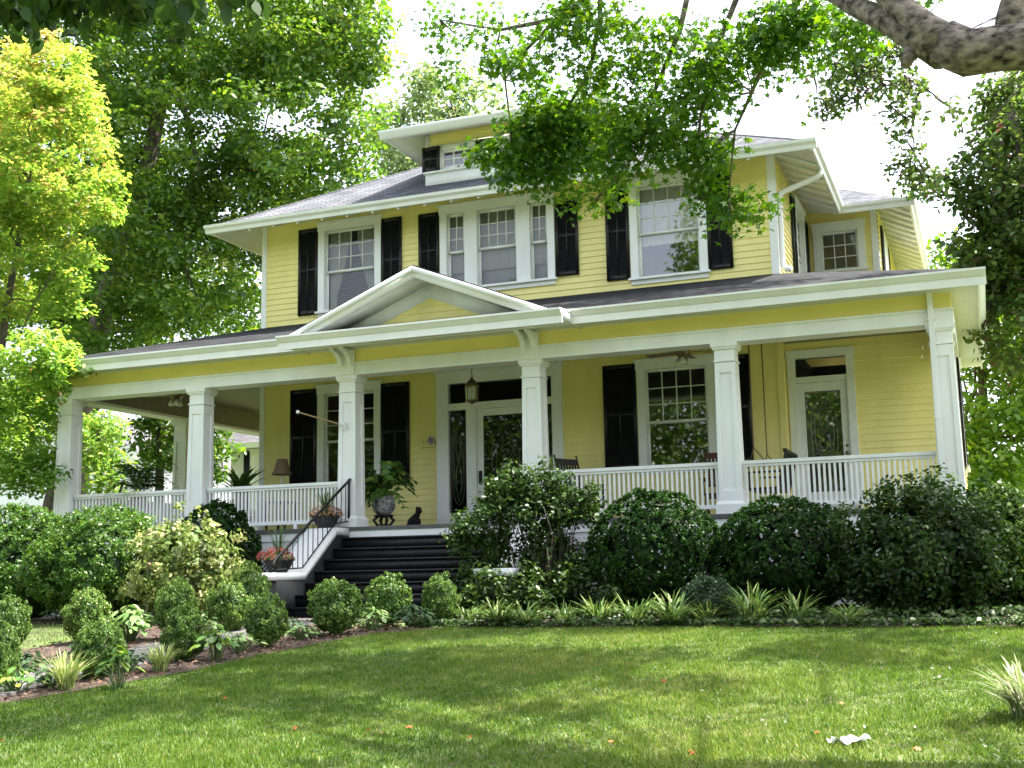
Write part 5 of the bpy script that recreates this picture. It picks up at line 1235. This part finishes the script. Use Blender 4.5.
# ------------------------------------------------------------------ trees
tree('shade_tree', 'tall dark green tree filling the sky behind the left side of the house', 'tree', (at(70, 480, 13).x, 13, -1.42), [at(80, 420, 13), at(105, 300, 13), at(140, 200, 13.5), at(170, 60, 14), at(180, -60, 14)], .42,
     [pell(200, 130, 14, 130, 120), pell(300, 110, 13, 85, 120), pell(190, 270, 13, 95, 75), pell(100, 180, 15, 100, 130), pell(250, 20, 14, 150, 90), pell(130, -60, 14, 150, 90), pell(50, 50, 15, 95, 80), pell(10, 140, 16, 60, 90), pell(260, 200, 14, 60, 70), pell(350, 30, 12.5, 45, 60), pell(352, 150, 13, 24, 40), pell(95, 310, 11, 60, 50), pell(140, 230, 11, 50, 60)], M['lf_oak'], 1150, 105, .75, .19, 'oval', limbs=12, flat=.65, lr=.7)
tree('shade_tree', 'green tree behind the left porch roof', 'tree', (at(60, 480, 17).x-1, 17, -1.42), [at(75, 400, 17), at(95, 300, 17), at(120, 260, 17)], .34,
     [pell(120, 290, 17, 110, 60), pell(220, 320, 18, 60, 70), pell(60, 250, 18, 80, 100), pell(100, 370, 18, 90, 40), pell(50, 420, 18, 60, 50)], M['lf_oak'], 340, 70, .8, .24, 'oval', limbs=14)
tree('garden_tree', 'dark bushy tree seen under the porch roof beside the white gable', 'tree', (at(160, 500, 19).x, 19, -1.42), [at(160, 460, 19), at(158, 430, 19)], .2,
     [pell(158, 440, 19, 26, 30), pell(190, 450, 19, 20, 36), pell(215, 440, 20, 12, 46)], M['lf_oak'], 70, 60, .6, .22, 'oval', limbs=6)
tree('dogwood_tree', 'yellow and green turning dogwood at the far left of the porch', 'tree', (at(-6, 610, .2).x, .2, -1.42), [at(-6, 520, .2), at(-8, 420, .2), at(8, 300, .2), at(30, 180, .2)], .12,
     [pell(40, 85, .2, 62, 50), pell(45, 170, .2, 72, 60), pell(84, 200, 0, 42, 36), pell(15, 265, .2, 62, 80), pell(36, 368, -.9, 50, 36), pell(40, 362, -1.1, 42, 26), pell(20, 430, 0, 48, 64), pell(32, 475, -.3, 32, 40), pell(-40, 200, .4, 70, 170), pell(-40, 420, .4, 70, 80), pell(62, 110, 0, 40, 32), pell(60, 250, .2, 36, 36), pell(70, 300, .3, 20, 26)], M['lf_yellow'], 760, 72, .34, .115, 'oval', limbs=16, flat=.55, up=1.0, lr=.6, grad=(3.6, .055))
tree('dogwood_tree', 'small yellow green tree glimpsed beyond the far left column', 'tree', (at(100, 500, 4).x, 4, -1.42), [at(100, 470, 4), at(100, 430, 4)], .07,
     [pell(98, 440, 4, 26, 28), pell(108, 475, 4, 22, 26)], M['lf_yellow'], 60, 45, .32, .11, 'oval', limbs=5)
tree('pale_tree', 'pale distant tree rising behind the dormer roof', 'tree', (at(440, 560, 32).x, 32, -1.42), [at(445, 400, 32), at(450, 250, 32), at(455, 130, 32)], .4,
     [pell(450, 100, 32, 50, 38), pell(415, 130, 33, 45, 45), pell(480, 120, 33, 35, 40), pell(395, 160, 31, 28, 25), pell(440, 180, 32, 70, 30)], M['lf_pale'], 130, 46, 1.1, .32, 'oval', limbs=16)
tree('bronze_tree', 'tall tree with green and bronze leaves at the right edge', 'tree', (at(1075, 560, 3.5).x, 3.5, -1.42), [at(1060, 400, 3.5), at(1050, 280, 3.5), at(1030, 180, 3.2), at(1010, 110, 3)], .2,
     [pell(1000, 170, 3, 55, 50), pell(1010, 110, 3.5, 36, 26), pell(985, 235, 3, 40, 48), pell(1020, 250, 3.5, 50, 60), pell(1012, 330, 3.5, 36, 60), pell(1040, 200, 4, 60, 160), pell(940, 190, 3, 26, 18), pell(1000, 280, 3.2, 40, 34)], M['lf_right'], 380, 42, .34, .13, 'oval', limbs=10, flat=.75, twigs=True)
tree('light_green_tree', 'light green tree glowing behind the right end of the porch', 'tree', (at(985, 560, 16).x, 16, -1.42), [at(985, 440, 16), at(980, 330, 16)], .2,
     [pell(985, 330, 16, 55, 60), pell(960, 280, 17, 40, 42), pell(1000, 440, 15, 55, 60), pell(970, 480, 14, 40, 40), pell(1060, 350, 16, 60, 130)], M['lf_bright'], 300, 46, .7, .2, 'oval', limbs=14)
# far wood closing the gaps at the horizon
n = 26000; X_ = rng.uniform(-110, 70, n); dY = rng.uniform(0, 9, n); Z_ = -1.4+rng.random(n)**.8*(5.5+2.2*np.sin(X_*.23)+1.4*np.sin(X_*.61+1))
o = link('far_wood', leaves('far_wood', np.stack([X_, 62+dY+.002*X_**2*0, Z_], 1), rdir(n)+np.array([0, -.5, .5]), 1.2*rng.uniform(.6, 1.2, n), M['lf_pale'], 'oval')); tag(o, 'low far wood closing the view behind the houses', 'trees', kind='stuff')
n = 190000; X_ = rng.uniform(-46, 16, n); Z_ = -2.5+rng.random(n)**.9*(14.5+2*np.sin(X_*.21+.6)+1.5*np.sin(X_*.53+1)+8*np.exp(-((X_+13.5)/1.5)**2)); o = link('far_wood', leaves('far_wood', np.stack([X_, -36-rng.uniform(0, 6, n), Z_], 1), rdir(n)+np.array([0, .5, .5]), (.22+.16*rng.random(n)), M['lf_oak'], 'oval')); tag(o, 'wood across the street that the windows reflect', 'trees', kind='stuff')

# ------------------------------------------------------------------ the overhanging maple
root = empty('maple_tree', (3.1, -9.2, GZ(-9.2)), 'overhanging maple with a thick mottled limb reaching in from the right', 'tree')
b = MB()
tr = [Vector((3.1, -9.2, GZ(-9.2)-.2)), Vector((3.0, -9.2, -.5)), Vector((2.75, -9.25, 1.0)), Vector((2.4, -9.3, 2.0))]
b.tube(tr, [.52, .42, .38, .36], 14)
lp_ = [Vector((2.4, -9.3, 2.0))]+[at(px, py, y) for px, py, y in ((1075, 60, -9.3), (1030, 44, -9.3), (1000, 48, -9.3), (968, 53, -9.3), (942, 42, -9.3))]
b.tube(lp_, [.36, .25, .175, .155, .160, .155], 14)
b.tube([at(952, 48, -9.3), at(925, 28, -9.25), at(900, 8, -9.2), at(880, -16, -9.1), at(840, -80, -8.8), at(800, -180, -8)], [.14, .105, .098, .092, .08, .06], 12)
b.tube([at(945, 52, -9.28), at(915, 38, -9.2), at(885, 20, -9.1), at(855, 6, -8.9), at(825, -12, -8.7), at(770, -60, -8.2)], [.13, .095, .085, .075, .065, .045], 10)
b.tube([at(918, 44, -9.2), at(908, 58, -9.22), at(905, 66, -9.24)], [.075, .05, .035], 9)
b.tube([at(1012, 44, -9.3), at(1012, 15, -9.3), at(1022, -20, -9.3), at(1040, -120, -9.2)], [.13, .10, .095, .08], 10)
up = [Vector((2.4, -9.3, 2.0)), Vector((2.5, -9.0, 4.0)), Vector((2.2, -8.5, 6.5)), Vector((1.6, -7.5, 9.0))]
b.tube(up, [.34, .28, .2, .12], 10)
cl = [  # px, py, rx, ry, Y, clumps
 (552, 140, 58, 38, -5.0, 26), (520, 175, 30, 22, -5.0, 9), (572, 110, 34, 24, -5.2, 10), (545, 185, 26, 16, -4.9, 6), (600, 200, 28, 12, -4.9, 5), (500, 155, 26, 14, -5.0, 5),
 (650, 130, 55, 45, -5.6, 22), (690, 90, 70, 60, -6.0, 27), (735, 60, 50, 55, -6.2, 21), (628, 160, 34, 20, -5.4, 10), (712, 160, 36, 32, -5.5, 15), (735, 208, 24, 18, -5.3, 6), (698, 196, 12, 14, -5.4, 3), (756, 208, 12, 8, -5.3, 3), (800, 20, 40, 26, -6.8, 12), (850, 28, 26, 22, -7.4, 8), (790, 55, 24, 20, -6.6, 6), (905, 8, 24, 10, -7.6, 4),
 (640, 40, 50, 40, -6.0, 14), (560, 50, 60, 36, -5.8, 13), (500, 40, 30, 30, -5.6, 7), (600, 15, 60, 25, -6, 12), (520, 70, 30, 18, -5.6, 5), (440, 20, 30, 20, -5.2, 4), (455, 62, 24, 20, -5.2, 3), (780, 30, 45, 30, -6.6, 12), (820, 12, 30, 15, -7, 5), (655, 120, 40, 30, -5.6, 8),
 (620, 80, 40, 30, -5.6, 8), (560, 120, 50, 36, -5.05, 16), (600, 135, 40, 38, -5.2, 8), (535, 138, 42, 32, -5, 12), (575, 160, 40, 22, -5, 9), (490, 150, 22, 14, -5, 5), (545, 105, 30, 20, -5, 7)]
cs = []; br = []
for px, py, rx, ry, Y, k in cl:
    c = at(px, py, Y); s = ppm(c)
    for _ in range(k):
        d = rdir(1)[0]*rng.random()**.5; q = np.array(c)+d*np.array([rx/s, .5*(rx+ry)/s, ry/s]); cs.append(q)
    br.append(c)
twigs = [[(640, -60, -6), (585, 0, -5.9), (548, 28, -5.7), (520, 56, -5.5), (505, 80, -5.3), (512, 140, -5.1)], [(820, -40, -7), (783, 28, -6.5), (765, 62, -6.3), (752, 92, -6.1), (735, 130, -5.8), (728, 200, -5.4)], [(700, -60, -6.4), (680, 30, -6.1), (655, 90, -5.8), (640, 150, -5.5), (600, 195, -5)], [(600, -50, -6), (600, 20, -5.9), (590, 70, -5.5), (560, 120, -5.1), (545, 180, -4.9)], [(560, 18, -5.8), (500, 30, -5.5), (440, 20, -5.2)], [(760, -60, -6.8), (720, 40, -6.2), (700, 120, -5.7), (698, 200, -5.4)]]
for tw in twigs:
    pts = [at(*q) for q in tw]; k = len(pts); b.tube(pts, [.035*(1-.8*i/(k-1)) for i in range(k)], 6)
    for q in pts[1:]:
        for _ in range(4):
            e_ = Vector(min(cs, key=lambda c: (Vector(c)-q).length+random.random()*.9)); b.tube(wobble(q, e_, 3, .3), [.012, .009, .006, .003], 4)
for tw in twigs: b.tube(wobble((2.2, -8.5, 6.5), at(*tw[0]), 5, .12), [.03, .028, .027, .026, .026, .026], 6)
P, o_, cr = clumps(cs, 40, .30, .75)
# upper crown above the picture, which shades the lawn and the front bed
LH = (SUN_H*(math.cos(SUN_EL)/math.sin(SUN_EL)))
cc = []
def shade_gap(x, y): return math.sin(x*.8+1.2*math.sin(y*.8+.4)+1.0)*math.sin(y*1.5+1.1*math.sin(x*.6+1)) > -.04
while len(cc) < 470:
    if rng.random() < .66: gx, gy = rng.uniform(-9.5, 2.5), rng.uniform(-12.5, -3.6)
    else: gx, gy = rng.uniform(-9.0, 2.0), rng.uniform(-4.5, -.4)
    if shade_gap(gx, gy): continue
    h_ = rng.uniform(8.5, 12); ok = False
    while h_ < 26:
        p = Vector((gx+LH.x*h_, gy+LH.y*h_, -1.5+h_)); w_ = (p-Vector(CAM)).dot(CF)
        if w_ < .5 or p.z > CAM[2]+.60*w_+1.1: ok = True; break
        h_ += 1
    if ok: cc.append((p.x, p.y, p.z))
P2, o2, cr2 = clumps(cc, 42, .50, .6)
PA = np.concatenate([P, P2]); OA = np.concatenate([o_, o2]); n1 = len(P)
size = np.concatenate([.098*rng.uniform(.7, 1.25, n1), .17*rng.uniform(.7, 1.25, len(P2))])
NA = OA*.4+rdir(len(PA))*.75+np.array([0, -.1, .7])
link('crown', leaves('crown', PA, NA, size, M['lf_maple'], 'maple', rnd=np.clip(rng.normal(.45, .2, len(PA))+np.concatenate([cr, cr2]), 0, 1)), root, True)
for i in range(0, len(cc), 45): b.tube(wobble((1.6, -7.5, 9.0) if i % 2 else (2.2, -8.5, 6.5), cc[i], 5, .3), [.03, .028, .024, .018, .012, .006], 5)
b.build('trunk', M['limb'], root, smooth=True)
# thin-leaved sprays high right belong to a second tree
tree('walnut_tree', 'thin leaved sprays hanging against the sky above the wing roof', 'tree', (4.6, -1.5, -1.42), [(4.5, -1.5, 2.5), (4.0, -1.6, 6.5), (3.0, -1.8, 8.2)], .2,
     [pell(850, 80, -2, 45, 26), pell(905, 95, -2, 22, 34), pell(830, 110, -2, 24, 14), pell(905, 150, -2, 16, 30), pell(958, 108, -2, 14, 10), pell(880, 50, -2, 40, 20), pell(920, 185, -2, 22, 18)], M['lf_right'], 110, 20, .26, .095, 'diamond', limbs=4, lr=.3, twigs=True)
# near branch at the top left, close to the camera
root = empty('oak_tree', (-3.4, -14.6, GZ(-14.6)), 'dark near branch of broad leaves across the top left corner', 'tree')
cs = []
for px, py, rx, ry, Y, k in ((20, 8, 40, 18, -13.2, 14), (70, 5, 50, 22, -13.3, 14), (130, 2, 40, 20, -13.3, 12), (175, 12, 26, 22, -13.4, 8), (5, 25, 16, 20, -13.2, 6), (100, -30, 120, 26, -13.3, 30), (235, -10, 40, 14, -13.4, 6)):
    c = at(px, py, Y); s = ppm(c)
    for _ in range(k): d = rdir(1)[0]*rng.random()**.5; cs.append(np.array(c)+d*np.array([rx/s, .25, ry/s]))
for _ in range(330):  # unseen leaf clumps added toward the sun to shade the branch
    h_ = rng.uniform(.35, 2.4); q = np.array(cs[rng.integers(len(cs))])+np.array([LH.x*h_, LH.y*h_, h_])+rng.normal(0, .25, 3); qq = Vector(q); w_ = (qq-Vector(CAM)).dot(CF)
    if q[2] > CAM[2]+.54*w_+.25: cs.append(q)
P, o_, cr = clumps(cs, 8, .10, .8)
T = rdir(len(P))*.5+np.array([0, 0, -1.0])
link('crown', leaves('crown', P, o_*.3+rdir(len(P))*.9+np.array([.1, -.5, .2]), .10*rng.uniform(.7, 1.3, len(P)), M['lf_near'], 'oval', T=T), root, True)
b = MB(); b.tube([(-3.4, -14.6, GZ(-14.6)-.1), (-3.45, -14.6, 1.0), (-3.4, -14.4, 2.6), (-3.1, -13.8, 3.0)], [.2, .16, .12, .08], 10)
q = at(90, -45, -13.3); b.tube([(-3.4, -14.4, 2.6), tuple(at(-60, -60, -13.3)), tuple(q), tuple(at(240, -25, -13.4))], [.05, .035, .025, .012], 7)
b.build('trunk', M['bark'], root, smooth=True)
